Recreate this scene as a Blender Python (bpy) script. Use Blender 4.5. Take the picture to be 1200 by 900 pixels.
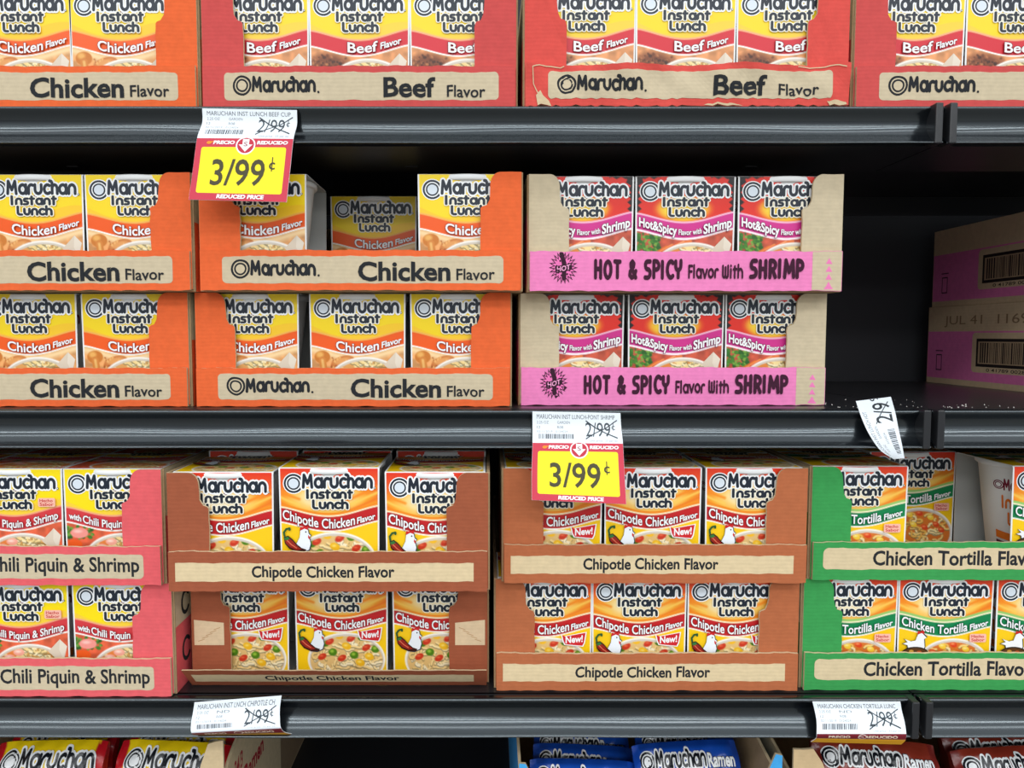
import bpy, bmesh, math, random
import numpy as np
from mathutils import Vector, Matrix

random.seed(7)
rng = np.random.RandomState(11)
scene = bpy.context.scene
for _o in list(bpy.data.objects):
    bpy.data.objects.remove(_o, do_unlink=True)

# ------------------------------------------------------------------ camera
F = 867.0                      # focal length in pixels of the 1200x900 frame
CX, CY = 570.0, 450.0          # optical axis column / row
PITCH = math.radians(3.76)
EYE = Vector((0.0, -0.716, 1.35))
cam = bpy.data.cameras.new('camera')
cam.sensor_fit = 'HORIZONTAL'
cam.sensor_width = 36.0
cam.lens = 36.0 * F / 1200.0
cam.shift_x = (600 - CX) / 1200.0
cam.clip_start = 0.02
camo = bpy.data.objects.new('camera', cam)
camo.location = EYE
camo.rotation_euler = (math.pi / 2 - PITCH, 0, 0)
scene.collection.objects.link(camo)
scene.camera = camo

# ------------------------------------------------------------------ light
scene.view_settings.view_transform = 'Standard'
scene.view_settings.look = 'None'
scene.view_settings.gamma = 1.0
scene.view_settings.use_curve_mapping = False
scene.view_settings.exposure = -0.24

world = bpy.data.worlds.new('store_air')
scene.world = world
world.use_nodes = True
wn = world.node_tree
wn.nodes.clear()
tc = wn.nodes.new('ShaderNodeTexCoord')
sx = wn.nodes.new('ShaderNodeSeparateXYZ')
mr = wn.nodes.new('ShaderNodeMapRange')
rp = wn.nodes.new('ShaderNodeValToRGB')
bg = wn.nodes.new('ShaderNodeBackground')
wo = wn.nodes.new('ShaderNodeOutputWorld')
mr.inputs['From Min'].default_value = -1
mr.inputs['From Max'].default_value = 1
rp.color_ramp.elements[0].position = 0.36
rp.color_ramp.elements[0].color = (0.22, 0.22, 0.22, 1)
rp.color_ramp.elements[1].position = 0.62
rp.color_ramp.elements[1].color = (0.92, 0.97, 1.0, 1)
wn.links.new(tc.outputs['Generated'], sx.inputs[0])
wn.links.new(sx.outputs['Z'], mr.inputs['Value'])
wn.links.new(mr.outputs[0], rp.inputs[0])
wn.links.new(rp.outputs[0], bg.inputs['Color'])
bg.inputs['Strength'].default_value = 1.15
wn.links.new(bg.outputs[0], wo.inputs[0])


def strip_light(x, y, z, lx, ly, power, col=(0.97, 0.99, 1.0)):
    l = bpy.data.lights.new('ceiling_light', 'AREA')
    l.shape = 'RECTANGLE'
    l.size = lx
    l.size_y = ly
    l.energy = power
    l.color = col
    o = bpy.data.objects.new('ceiling_light', l)
    o.location = (x, y, z)
    o.rotation_euler = (0, 0, 0)
    scene.collection.objects.link(o)
    return o


for (yy, pw, wd) in ((-1.35, 26, .25), (-3.0, 105, .55), (-5.2, 190, .80), (-9.0, 240, 1.0)):
    strip_light(0.2, yy, 3.45, 7.0 if yy > -8 else 10.0, wd, pw)

# ------------------------------------------------------------------ maths
_ca, _sa = math.cos(PITCH), math.sin(PITCH)


def at(px, py, Y):
    """point on the vertical plane y=Y that a pixel of the photograph looks at"""
    dx = (px - CX) / F
    dy = -(py - CY) / F
    d = Vector((dx, _ca + dy * _sa, -_sa + dy * _ca))
    return EYE + d * ((Y - EYE.y) / d.y)


def atz(px, Y, z):
    """x of a pixel column at depth Y and height z"""
    zc = (Y - EYE.y) * _ca - (z - EYE.z) * _sa
    return (px - CX) / F * zc


def lin(c):
    r = []
    for v in c[:3]:
        v = max(0.0, min(255.0, v)) / 255.0
        r.append(v / 12.92 if v <= 0.04045 else ((v + 0.055) / 1.055) ** 2.4)
    return (r[0], r[1], r[2], 1.0)


def lin_np(a):
    a = np.clip(a / 255.0, 0, 1)
    return np.where(a <= 0.04045, a / 12.92, ((a + 0.055) / 1.055) ** 2.4)


# ------------------------------------------------------------------ materials
def new_mat(name, rough=0.5, spec=0.5, base=None, metallic=0.0, coat=0.0):
    m = bpy.data.materials.new(name)
    m.use_nodes = True
    nt = m.node_tree
    b = nt.nodes['Principled BSDF']
    b.inputs['Roughness'].default_value = rough
    b.inputs['Specular IOR Level'].default_value = spec
    b.inputs['Metallic'].default_value = metallic
    b.inputs['Coat Weight'].default_value = coat
    if base:
        b.inputs['Base Color'].default_value = lin(base)
    return m, nt, b


def add_bump(nt, b, src, strength, dist):
    bp = nt.nodes.new('ShaderNodeBump')
    bp.inputs['Strength'].default_value = strength
    bp.inputs['Distance'].default_value = dist
    nt.links.new(src, bp.inputs['Height'])
    nt.links.new(bp.outputs[0], b.inputs['Normal'])
    return bp


def noise(nt, scale, detail=3, coord='Object', sc=None):
    t = nt.nodes.new('ShaderNodeTexCoord')
    n = nt.nodes.new('ShaderNodeTexNoise')
    n.inputs['Scale'].default_value = scale
    n.inputs['Detail'].default_value = detail
    src = t.outputs[coord]
    if sc:
        mp = nt.nodes.new('ShaderNodeMapping')
        mp.inputs['Scale'].default_value = sc
        nt.links.new(src, mp.inputs[0])
        src = mp.outputs[0]
    nt.links.new(src, n.inputs['Vector'])
    return n


def col_attr(nt):
    a = nt.nodes.new('ShaderNodeAttribute')
    a.attribute_name = 'Col'
    return a


def mottled(nt, b, src, nz, lo, hi):
    """multiply a colour by the material's own fibre mottling"""
    m2 = nt.nodes.new('ShaderNodeMapRange')
    m2.inputs['From Min'].default_value = 0.3
    m2.inputs['From Max'].default_value = 0.7
    m2.inputs['To Min'].default_value = lo
    m2.inputs['To Max'].default_value = hi
    nt.links.new(nz.outputs['Fac'], m2.inputs['Value'])
    mx = nt.nodes.new('ShaderNodeVectorMath')
    mx.operation = 'SCALE'
    nt.links.new(src, mx.inputs[0])
    nt.links.new(m2.outputs[0], mx.inputs['Scale'])
    nt.links.new(mx.outputs[0], b.inputs['Base Color'])


M = {}
m, nt, b = new_mat('printed_card', 0.38, 0.4)
nt.links.new(col_attr(nt).outputs['Color'], b.inputs['Base Color'])
add_bump(nt, b, noise(nt, 30, 2).outputs['Fac'], 0.12, 0.004)
M['card'] = m

m, nt, b = new_mat('corrugated_board', 0.82, 0.25)
mottled(nt, b, col_attr(nt).outputs['Color'], noise(nt, 160, 5), 0.94, 1.05)
w = nt.nodes.new('ShaderNodeTexWave')
w.wave_type = 'BANDS'
w.bands_direction = 'Z'
w.inputs['Scale'].default_value = 85
w.inputs['Distortion'].default_value = 2.5
w.inputs['Detail'].default_value = 2
tcn = nt.nodes.new('ShaderNodeTexCoord')
nt.links.new(tcn.outputs['Object'], w.inputs['Vector'])
nz = noise(nt, 25, 4)
ad = nt.nodes.new('ShaderNodeMath')
ad.operation = 'MULTIPLY_ADD'
nt.links.new(nz.outputs['Fac'], ad.inputs[0])
ad.inputs[1].default_value = 3.0
nt.links.new(w.outputs['Fac'], ad.inputs[2])
add_bump(nt, b, ad.outputs[0], 0.12, 0.0005)
M['board'] = m

m, nt, b = new_mat('plastic_film', 0.24, 0.5)
nt.links.new(col_attr(nt).outputs['Color'], b.inputs['Base Color'])
add_bump(nt, b, noise(nt, 45, 3).outputs['Fac'], 0.5, 0.004)
M['film'] = m

m, nt, b = new_mat('tag_paper', 0.5, 0.3)
nt.links.new(col_attr(nt).outputs['Color'], b.inputs['Base Color'])
M['paper'] = m

m, nt, b = new_mat('white_foam', 0.55, 0.3)
nt.links.new(col_attr(nt).outputs['Color'], b.inputs['Base Color'])
add_bump(nt, b, noise(nt, 400, 2).outputs['Fac'], 0.1, 0.0005)
M['foam'] = m

m, nt, b = new_mat('black_rail_plastic', 0.24, 1.0, (12, 15, 19), coat=0.35)
nz = noise(nt, 5, 2, sc=(1.0, 2, 2))
rr = nt.nodes.new('ShaderNodeMapRange')
rr.inputs['To Min'].default_value = 0.13
rr.inputs['To Max'].default_value = 0.24
b.inputs['Specular Tint'].default_value = (0.80, 0.93, 1.0, 1)
nt.links.new(nz.outputs['Fac'], rr.inputs['Value'])
nt.links.new(rr.outputs[0], b.inputs['Roughness'])
M['rail'] = m

m, nt, b = new_mat('black_shelf_enamel', 0.3, 0.45, (36, 37, 40))
nz = noise(nt, 160, 3)
add_bump(nt, b, nz.outputs['Fac'], 0.08, 0.001)
M['deck'] = m

m, nt, b = new_mat('black_back_panel', 0.6, 0.3, (46, 47, 51))
add_bump(nt, b, noise(nt, 220, 3).outputs['Fac'], 0.2, 0.001)
M['back'] = m

m, nt, b = new_mat('grey_floor_tile', 0.6, 0.25, (118, 116, 112))
M['floor'] = m
m, nt, b = new_mat('crumb_white', 0.8, 0.2, (225, 222, 215))
M['crumb'] = m

KRAFT = (206, 190, 160)
KRAFT_EDGE = (214, 192, 155)
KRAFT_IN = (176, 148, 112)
INK = (38, 40, 44)
NAVY = (26, 36, 50)
WHITE = (246, 247, 248)


# ------------------------------------------------------------------ mesh building
class MB:
    def __init__(self):
        self.v = []
        self.f = []
        self.c = []      # one colour, or one colour per corner, already linear

    def add(self, verts, faces, col):
        o = len(self.v)
        self.v.extend([tuple(p) for p in verts])
        lc = lin(col)
        for fc in faces:
            self.f.append(tuple(i + o for i in fc))
            self.c.append(lc)

    def box(self, lo, hi, col):
        x0, y0, z0 = lo
        x1, y1, z1 = hi
        vs = [(x0, y0, z0), (x1, y0, z0), (x1, y1, z0), (x0, y1, z0),
              (x0, y0, z1), (x1, y0, z1), (x1, y1, z1), (x0, y1, z1)]
        fs = [(0, 3, 2, 1), (4, 5, 6, 7), (0, 1, 5, 4), (1, 2, 6, 5), (2, 3, 7, 6), (3, 0, 4, 7)]
        self.add(vs, fs, col)

    def grid(self, P, cols=None, col=None, flip=False):
        """P: rows of points; cols: array (rows, columns, 3) of linear colours"""
        nv, nu = len(P), len(P[0])
        o = len(self.v)
        for row in P:
            self.v.extend([tuple(p) for p in row])
        lc = lin(col) if col is not None else None
        for j in range(nv - 1):
            for i in range(nu - 1):
                q = [(j, i), (j + 1, i), (j + 1, i + 1), (j, i + 1)]
                if flip:
                    q = q[::-1]
                self.f.append(tuple(o + a * nu + b_ for a, b_ in q))
                if lc is not None:
                    self.c.append(lc)
                else:
                    self.c.append([tuple(cols[a, b_]) + (1.0,) for a, b_ in q])

    def extrude(self, pts, mp, th, cf, ce, cb):
        """outline pts (counter-clockwise seen from the front) through mp(u, v, depth)"""
        n = len(pts)
        a = [mp(u, v, 0.0) for u, v in pts]
        b_ = [mp(u, v, th) for u, v in pts]
        self.add(a, [tuple(range(n))], cf)
        self.add(b_, [tuple(range(n - 1, -1, -1))], cb)
        self.add(a + b_, [(i, i + n, (i + 1) % n + n, (i + 1) % n) for i in range(n)], ce)

    def mesh(self, name, mat, smooth=False):
        me = bpy.data.meshes.new(name)
        me.from_pydata(self.v, [], self.f)
        ca = me.color_attributes.new('Col', 'FLOAT_COLOR', 'CORNER')
        buf = np.empty((len(me.loops), 4), np.float32)
        k = 0
        for fc, c in zip(self.f, self.c):
            n = len(fc)
            buf[k:k + n] = c
            k += n
        ca.data.foreach_set('color', buf.ravel())
        me.materials.append(mat)
        if smooth:
            me.polygons.foreach_set('use_smooth', [True] * len(me.polygons))
        me.update()
        return me

    def build(self, name, mat, parent=None, smooth=False):
        return link(name, self.mesh(name, mat, smooth), parent)


def link(name, me, parent=None):
    o = bpy.data.objects.new(name, me)
    scene.collection.objects.link(o)
    if parent is not None:
        o.parent = parent
    return o


def thing(name, label, cat, loc=(0, 0, 0), rot=(0, 0, 0), group=None):
    o = bpy.data.objects.new(name, None)
    o.empty_display_size = 0.02
    scene.collection.objects.link(o)
    o.location = loc
    o.rotation_euler = rot
    o['label'] = label
    o['category'] = cat
    if group:
        o['group'] = group
    return o


def tag(o, label, cat, group=None, kind=None):
    if kind:
        o['kind'] = kind
    if label:
        o['label'] = label
    if cat:
        o['category'] = cat
    if group:
        o['group'] = group
    return o


# ------------------------------------------------------------------ flat print: shapes, stroke letters, font text
def arc(cx, cy, rx, ry, a0, a1, n=9):
    return [(cx + rx * math.cos(math.radians(a0 + (a1 - a0) * i / n)),
             cy + ry * math.sin(math.radians(a0 + (a1 - a0) * i / n))) for i in range(n + 1)]


_arch = [(0, 0)] + arc(.4, .52, .4, .48, 180, 0) + [(.8, 0)]
GL = {
    ' ': (.5, []),
    'a': (.98, [arc(.42, .5, .42, .5, 0, 360, 16), [(.84, 1), (.84, 0)]]),
    'n': (.98, [_arch]),
    'u': (.98, [[(0, 1)] + arc(.4, .45, .4, .45, 180, 360) + [(.8, 1)]]),
    'r': (.62, [[(0, 0)] + arc(.36, .58, .36, .42, 180, 60)]),
    'c': (.86, [arc(.45, .5, .45, .5, 50, 310, 13)]),
    'h': (.98, [[(0, 1.48), (0, 0)], _arch]),
    's': (.74, [[(.56, 1)] + arc(.24, .76, .2, .24, 90, 270, 7) + arc(.34, .26, .24, .26, 90, -90, 7) + [(0, 0)]]),
    't': (.72, [[(.22, 1.35), (.22, 0)], [(0, 1), (.55, 1)]]),
    'i': (.34, [[(0, 0), (0, 1)], [(0, 1.4), (0, 1.42)]]),
    'l': (.34, [[(0, 0), (0, 1.45)]]),
    'o': (1.06, [arc(.43, .5, .43, .5, 0, 360, 16)]),
    'v': (.95, [[(0, 1), (.4, 0), (.8, 1)]]),
    'I': (.42, [[(0, 0), (0, 1.4)]]),
    'L': (.82, [[(0, 1.4)] + arc(.32, .32, .32, .32, 180, 270, 5) + [(.62, 0)]]),
    'M': (1.3, [[(0, 0), (.12, 1.4), (.54, .42), (.96, 1.4), (1.08, 0)]]),
    'F': (.78, [[(0, 0), (0, 1.4), (.58, 1.4)], [(0, .72), (.5, .72)]]),
    'H': (.98, [[(0, 0), (0, 1.4)], [(.66, 0), (.66, 1.4)], [(0, .72), (.66, .72)]]),
    'O': (1.08, [arc(.4, .7, .4, .7, 0, 360, 18)]),
    'T': (.95, [[(0, 1.4), (.66, 1.4)], [(.33, 1.4), (.33, 0)]]),
    '&': (1.1, [[(.82, 0), (.2, .95), (.18, 1.2), (.38, 1.4), (.58, 1.2), (.52, .95), (.1, .52), (.05, .2), (.3, 0), (.6, .12), (.82, .55)]]),
    'S': (.9, [[(.62, 1.4)] + arc(.3, 1.06, .27, .34, 90, 270, 7) + arc(.36, .36, .28, .36, 90, -90, 7) + [(0, 0)]]),
    'P': (.88, [[(0, 0), (0, 1.4), (.25, 1.4)] + arc(.28, 1.03, .36, .37, 90, -90, 8) + [(0, .66)]]),
    'R': (.92, [[(0, 0), (0, 1.4), (.25, 1.4)] + arc(.28, 1.03, .36, .37, 90, -90, 8) + [(0, .66)], [(.3, .66), (.64, 0)]]),
    'C': (.86, [arc(.46, .7, .46, .7, 55, 305, 14)]),
    'Y': (.92, [[(0, 1.4)] + arc(.33, 1.0, .33, .38, 180, 360) + [(.66, 1.4)], [(.33, .62), (.33, 0)]]),
    'W': (1.35, [[(0, 1.4)] + arc(.25, .3, .25, .3, 180, 360, 7) + [(.5, 1.2)], [(.5, .3)] + arc(.75, .3, .25, .3, 180, 360, 7) + [(1.0, 1.4)]]),
    '.': (.3, [[(0, 0), (0.01, 0)]]),
}
# the joined "ch" of the house lettering: the c rises into the h
GL['\x01'] = (1.74, [arc(.42, .5, .42, .5, 55, 310, 12),
                     [(.70, 1.44), (.90, 1.40), (1.0, 1.24), (1.0, 0)],
                     [(1.0, .5)] + arc(1.32, .56, .32, .44, 180, 0) + [(1.64, 0)]])


def stroke_polys(pts, t):
    """a polyline as a ribbon with half-round ends; sharp corners split it"""
    n = len(pts)
    h = t / 2
    closed = n > 3 and math.hypot(pts[0][0] - pts[-1][0], pts[0][1] - pts[-1][1]) < 1e-6
    nr = []
    for i in range(n - 1):
        dx, dy = pts[i + 1][0] - pts[i][0], pts[i + 1][1] - pts[i][1]
        l = math.hypot(dx, dy) or 1e-9
        nr.append((-dy / l, dx / l))
    for i in range(1, n - 1):
        if nr[i - 1][0] * nr[i][0] + nr[i - 1][1] * nr[i][1] < 0.75:
            return stroke_polys(pts[:i + 1], t) + stroke_polys(pts[i:], t)

    def off(i):
        if i == 0 or i == n - 1:
            if closed:
                a, b_ = nr[-1], nr[0]
            else:
                return nr[0] if i == 0 else nr[-1]
        else:
            a, b_ = nr[i - 1], nr[i]
        mx, my = a[0] + b_[0], a[1] + b_[1]
        s_ = 2.0 / (mx * mx + my * my)
        return (mx * s_, my * s_)
    o = [off(i) for i in range(n)]
    out = []
    for i in range(n - 1):
        a, b_ = pts[i], pts[i + 1]
        na, nb = o[i], o[i + 1]
        out.append([(a[0] + na[0] * h, a[1] + na[1] * h), (a[0] - na[0] * h, a[1] - na[1] * h),
                    (b_[0] - nb[0] * h, b_[1] - nb[1] * h), (b_[0] + nb[0] * h, b_[1] + nb[1] * h)])
    if not closed:
        for p, k, sg in ((pts[0], nr[0], 1), (pts[-1], nr[-1], -1)):
            a0 = math.atan2(k[1], k[0])
            out.append([(p[0] + h * math.cos(a0 + sg * math.pi * q / 8), p[1] + h * math.sin(a0 + sg * math.pi * q / 8)) for q in range(9)])
    return out


_font_cache = {}


def font_tris(s, bold):
    key = (s, round(bold, 4))
    if key not in _font_cache:
        cu = bpy.data.curves.new('t', 'FONT')
        cu.body = s
        cu.size = 1.0
        cu.offset = bold
        cu.resolution_u = 3
        ob = bpy.data.objects.new('t', cu)
        me = bpy.data.meshes.new_from_object(ob)
        me.calc_loop_triangles()
        vs = [(v.co.x, v.co.y) for v in me.vertices]
        ts = [tuple(t.vertices) for t in me.loop_triangles]
        bpy.data.objects.remove(ob)
        bpy.data.curves.remove(cu)
        bpy.data.meshes.remove(me)
        xs = [p[0] for p in vs] or [0, 1]
        _font_cache[key] = (vs, ts, min(xs), max(xs))
    return _font_cache[key]


_cap = {}


def cap_height():
    if 'h' not in _cap:
        vs = font_tris('H', 0.0)[0]
        _cap['h'] = max(p[1] for p in vs)
    return _cap['h']


def clip_half(poly, ax, val, keep_less):
    out = []
    n = len(poly)
    for i in range(n):
        a, b_ = poly[i], poly[(i + 1) % n]
        ia = (a[ax] <= val) == keep_less or a[ax] == val
        ib = (b_[ax] <= val) == keep_less or b_[ax] == val
        if ia:
            out.append(a)
        if ia != ib:
            t = (val - a[ax]) / (b_[ax] - a[ax])
            out.append((a[0] + (b_[0] - a[0]) * t, a[1] + (b_[1] - a[1]) * t))
    return out


def slice_axis(polys, ax, step):
    res = []
    for p in polys:
        lo = min(q[ax] for q in p)
        hi = max(q[ax] for q in p)
        k0, k1 = math.floor(lo / step), math.ceil(hi / step)
        if k1 - k0 <= 1:
            res.append(p)
            continue
        for k in range(k0, k1):
            c = clip_half(p, ax, k * step, False)
            if len(c) >= 3:
                c = clip_half(c, ax, (k + 1) * step, True)
                if len(c) >= 3:
                    res.append(c)
    return res


class Print:
    """flat artwork; u to the right, v DOWN, in its own units"""

    def __init__(self):
        self.L = []
        self.lv = 0
        self.pend = 0

    def put(self, polys, col, same=False, thick=0):
        """thick: a layer whose pieces overlap one another gets a little depth of its own"""
        if not same:
            self.lv += 1 + self.pend
            self.pend = 0
        self.L.append((self.lv, polys, col, thick))
        self.pend = max(self.pend, thick)

    def poly(self, pts, col, same=False):
        self.put([list(pts)], col, same)

    def rect(self, u0, v0, u1, v1, col, same=False):
        self.poly([(u0, v0), (u0, v1), (u1, v1), (u1, v0)], col, same)

    def rrect(self, u0, v0, u1, v1, r, col, same=False):
        p = arc(u1 - r, v1 - r, r, r, 0, 90, 5) + arc(u0 + r, v1 - r, r, r, 90, 180, 5) + \
            arc(u0 + r, v0 + r, r, r, 180, 270, 5) + arc(u1 - r, v0 + r, r, r, 270, 360, 5)
        self.poly(p, col, same)

    def disc(self, u, v, ru, col, rv=None, same=False, n=22):
        rv = ru if rv is None else rv
        self.poly([(u + ru * math.cos(2 * math.pi * k / n), v + rv * math.sin(2 * math.pi * k / n)) for k in range(n)], col, same)

    def line(self, pts, t, col, same=False):
        self.put(stroke_polys(pts, t), col, same, 1)

    def font(self, s, u, v, cap, col, width=None, bold=0.02, warp=None, same=False, outline=None, oc=WHITE, slant=0.0):
        k = cap / cap_height()
        x0, x1 = font_tris(s, bold)[2:4]
        kx = k if width is None else width / (x1 - x0)

        def make(bb):
            vs, ts, _, _ = font_tris(s, bb)
            q = []
            for x, y in vs:
                uu = u + (x - x0) * kx + slant * y * k
                vv = v - y * k
                if warp:
                    vv += warp(uu)
                q.append((uu, vv))
            return [[q[i] for i in t] for t in ts]
        if outline:
            self.put(make(bold + outline), oc, same)
            same = False
        self.put(make(bold), col, same)
        return u + (x1 - x0) * kx

    def strokes(self, s, u, v, cap, width, t, col, outline=0.0, oc=WHITE, warp=None, slant=0.0):
        """stroke lettering: cap height to 1.4 units, t in stroke units"""
        s = s.replace('ch', '\x01') if s.startswith('Maruch') else s
        x = 0.0
        lines = []
        for ch in s:
            adv, ls = GL[ch]
            for l in ls:
                lines.append([(x + p[0] + slant * p[1], p[1]) for p in l])
            x += adv + t * 0.55
        xs = [p[0] for l in lines for p in l]
        x0, x1 = min(xs), max(xs)
        ky = cap / (1.4 + t)
        kx = width / (x1 - x0 + t)

        def mapp(polys):
            r = []
            for pl in polys:
                q = []
                for a, b_ in pl:
                    uu = u + (a - x0 + t / 2) * kx
                    vv = v - (b_ + t / 2) * ky
                    if warp:
                        vv += warp(uu)
                    q.append((uu, vv))
                r.append(q)
            return r
        if outline:
            self.put(mapp([p for l in lines for p in stroke_polys(l, t + outline)]), oc, False, 2)
        self.put(mapp([p for l in lines for p in stroke_polys(l, t)]), col, False, 2)

    def emit(self, mb, mp, clip=None, eps=0.00005, su=None, sv=None):
        for lv, polys, col, thick in self.L:
            ps = [(q, lv + thick * k / len(polys)) for k, q in enumerate(polys)] if thick else None
            if thick:
                self._emit(mb, mp, ps, col, clip, eps, su, sv)
                continue
            self._emit(mb, mp, [(q, lv) for q in polys], col, clip, eps, su, sv)

    def _emit(self, mb, mp, lps, col, clip, eps, su, sv):
        vs, fs = [], []
        for poly, lv in lps:
            ps = [poly]
            if clip:
                u0, v0, u1, v1 = clip
                r = []
                for p in ps:
                    for ax, val, less in ((0, u0, False), (0, u1, True), (1, v0, False), (1, v1, True)):
                        p = clip_half(p, ax, val, less)
                        if len(p) < 3:
                            break
                    if len(p) >= 3:
                        r.append(p)
                ps = r
            if su:
                ps = slice_axis(ps, 0, su)
            if sv:
                ps = slice_axis(ps, 1, sv)
            for p in ps:
                ar = sum(p[i][0] * p[(i + 1) % len(p)][1] - p[(i + 1) % len(p)][0] * p[i][1] for i in range(len(p)))
                if abs(ar) < 1e-9:
                    continue
                if ar > 0:
                    p = p[::-1]          # v runs down: make every face look outwards
                o = len(vs)
                vs.extend(mp(u, v, lv * eps) for u, v in p)
                fs.append(tuple(range(o, o + len(p))))
        mb.add(vs, fs, col)


def emblem(P, u, v, r, dark=NAVY, light=WHITE, edge=True):
    """two plain rings"""
    if edge:
        P.disc(u, v, r * 1.1, light)
    P.disc(u, v, r * .98, dark)
    P.disc(u, v, r * .76, light)
    P.disc(u, v, r * .64, dark)
    P.disc(u, v, r * .46, light)


# ------------------------------------------------------------------ painted print (food pictures) as a fine colour grid
PU, PV = 120.0, 138.0
NU, NV = 132, 152
UU, VV = np.meshgrid(np.linspace(0, PU, NU), np.linspace(0, PV, NV))


def smooth_noise(scale, seed):
    r = np.random.RandomState(seed)
    nx, ny = int(PU / scale) + 3, int(PV / scale) + 3
    g = r.rand(ny, nx)
    x, y = UU / scale, VV / scale
    xi, yi = x.astype(int), y.astype(int)
    fx, fy = x - xi, y - yi
    fx, fy = fx * fx * (3 - 2 * fx), fy * fy * (3 - 2 * fy)
    return (g[yi, xi] * (1 - fx) * (1 - fy) + g[yi, xi + 1] * fx * (1 - fy) + g[yi + 1, xi] * (1 - fx) * fy + g[yi + 1, xi + 1] * fx * fy)


class Paint:
    def __init__(self, col):
        self.a = np.ones((NV, NU, 3)) * np.array(col, float)

    def blend(self, mask, col):
        mask = np.clip(mask, 0, 1)[..., None]
        self.a = self.a * (1 - mask) + np.asarray(col, float) * mask

    def ell(self, u, v, ru, rv, col, rot=0.0, soft=1.0, clip=None):
        c, s = math.cos(rot), math.sin(rot)
        x, y = UU - u, VV - v
        a, b_ = x * c + y * s, -x * s + y * c
        d = (np.sqrt((a / ru) ** 2 + (b_ / rv) ** 2) - 1) * min(ru, rv)
        mk = np.clip(0.5 - d / soft, 0, 1)
        if clip is not None:
            mk = mk * clip
        self.blend(mk, col)
        return mk

    def stroke(self, pts, t, col, soft=0.9, clip=None):
        d = np.full(UU.shape, 1e9)
        for (x0, y0), (x1, y1) in zip(pts[:-1], pts[1:]):
            dx, dy = x1 - x0, y1 - y0
            l2 = dx * dx + dy * dy or 1e-9
            tt = np.clip(((UU - x0) * dx + (VV - y0) * dy) / l2, 0, 1)
            d = np.minimum(d, np.hypot(UU - x0 - tt * dx, VV - y0 - tt * dy))
        mk = np.clip(0.5 - (d - t / 2) / soft, 0, 1)
        if clip is not None:
            mk = mk * clip
        self.blend(mk, col)

    def between(self, f0, f1, col, soft=0.9, clip=None):
        mk = np.clip(0.5 + (VV - f0(UU)) / soft, 0, 1) * np.clip(0.5 - (VV - f1(UU)) / soft, 0, 1)
        if clip is not None:
            mk = mk * clip
        self.blend(mk, col)

    def mottle(self, clip, amt, scale, seed):
        n = (smooth_noise(scale, seed) - 0.5) * 2 * amt
        self.a = self.a * (1 + (n * clip)[..., None])


def wavef(off=0.0, dip=12.0):
    return lambda u: 47.0 + off + dip * np.sin(np.pi * np.clip(u / PU, 0, 1)) ** 1.4 + 1.5 * (1 - u / PU)


def wave1(u, dip=12.0):
    s = math.sin(math.pi * min(1, max(0, u / PU)))
    return dip * s ** 1.4


def noodles(pt, clip, seed, n, cols, cu, cv, ru, rv, t=2.2):
    r = np.random.RandomState(seed)
    for i in range(n):
        a = r.rand() * 2 * math.pi
        k = math.sqrt(r.rand())
        u, v = cu + math.cos(a) * k * ru, cv + math.sin(a) * k * rv
        d = r.rand() * 6.28
        pts = [(u, v)]
        for j in range(5):
            d += r.uniform(-1.1, 1.1)
            u += math.cos(d) * 3.4
            v += math.sin(d) * 2.2
            pts.append((u, v))
        c = np.array(cols[r.randint(len(cols))], float)
        pt.stroke([(x, y + 1.0) for x, y in pts], t * 1.25, c * 0.60, clip=clip)
        pt.stroke(pts, t, c, clip=clip)


def speckle(pt, clip, seed, n, cols, box, sz):
    r = np.random.RandomState(seed)
    for i in range(n):
        u, v = r.uniform(box[0], box[2]), r.uniform(box[1], box[3])
        c = cols[r.randint(len(cols))]
        pt.ell(u, v, r.uniform(*sz), r.uniform(*sz) * .8, c, rot=r.rand() * 3, clip=clip)


def bowl(pt, below, u, v, ru, rv, broth, seed, n, ncols, rim=(248, 244, 236)):
    pt.ell(u, v, ru, rv, rim, clip=below)
    pt.ell(u, v, ru - 2.4, rv - 2.2, (214, 204, 190), clip=below)
    ins = pt.ell(u, v + 1.4, ru - 3.6, rv - 3.6, broth, clip=below)
    noodles(pt, ins, seed, n, ncols, u, v + 2, ru - 8, rv - 7, 2.6)
    return ins


NOOD = [(247, 214, 140), (255, 233, 178), (236, 190, 110), (250, 224, 160)]


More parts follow.
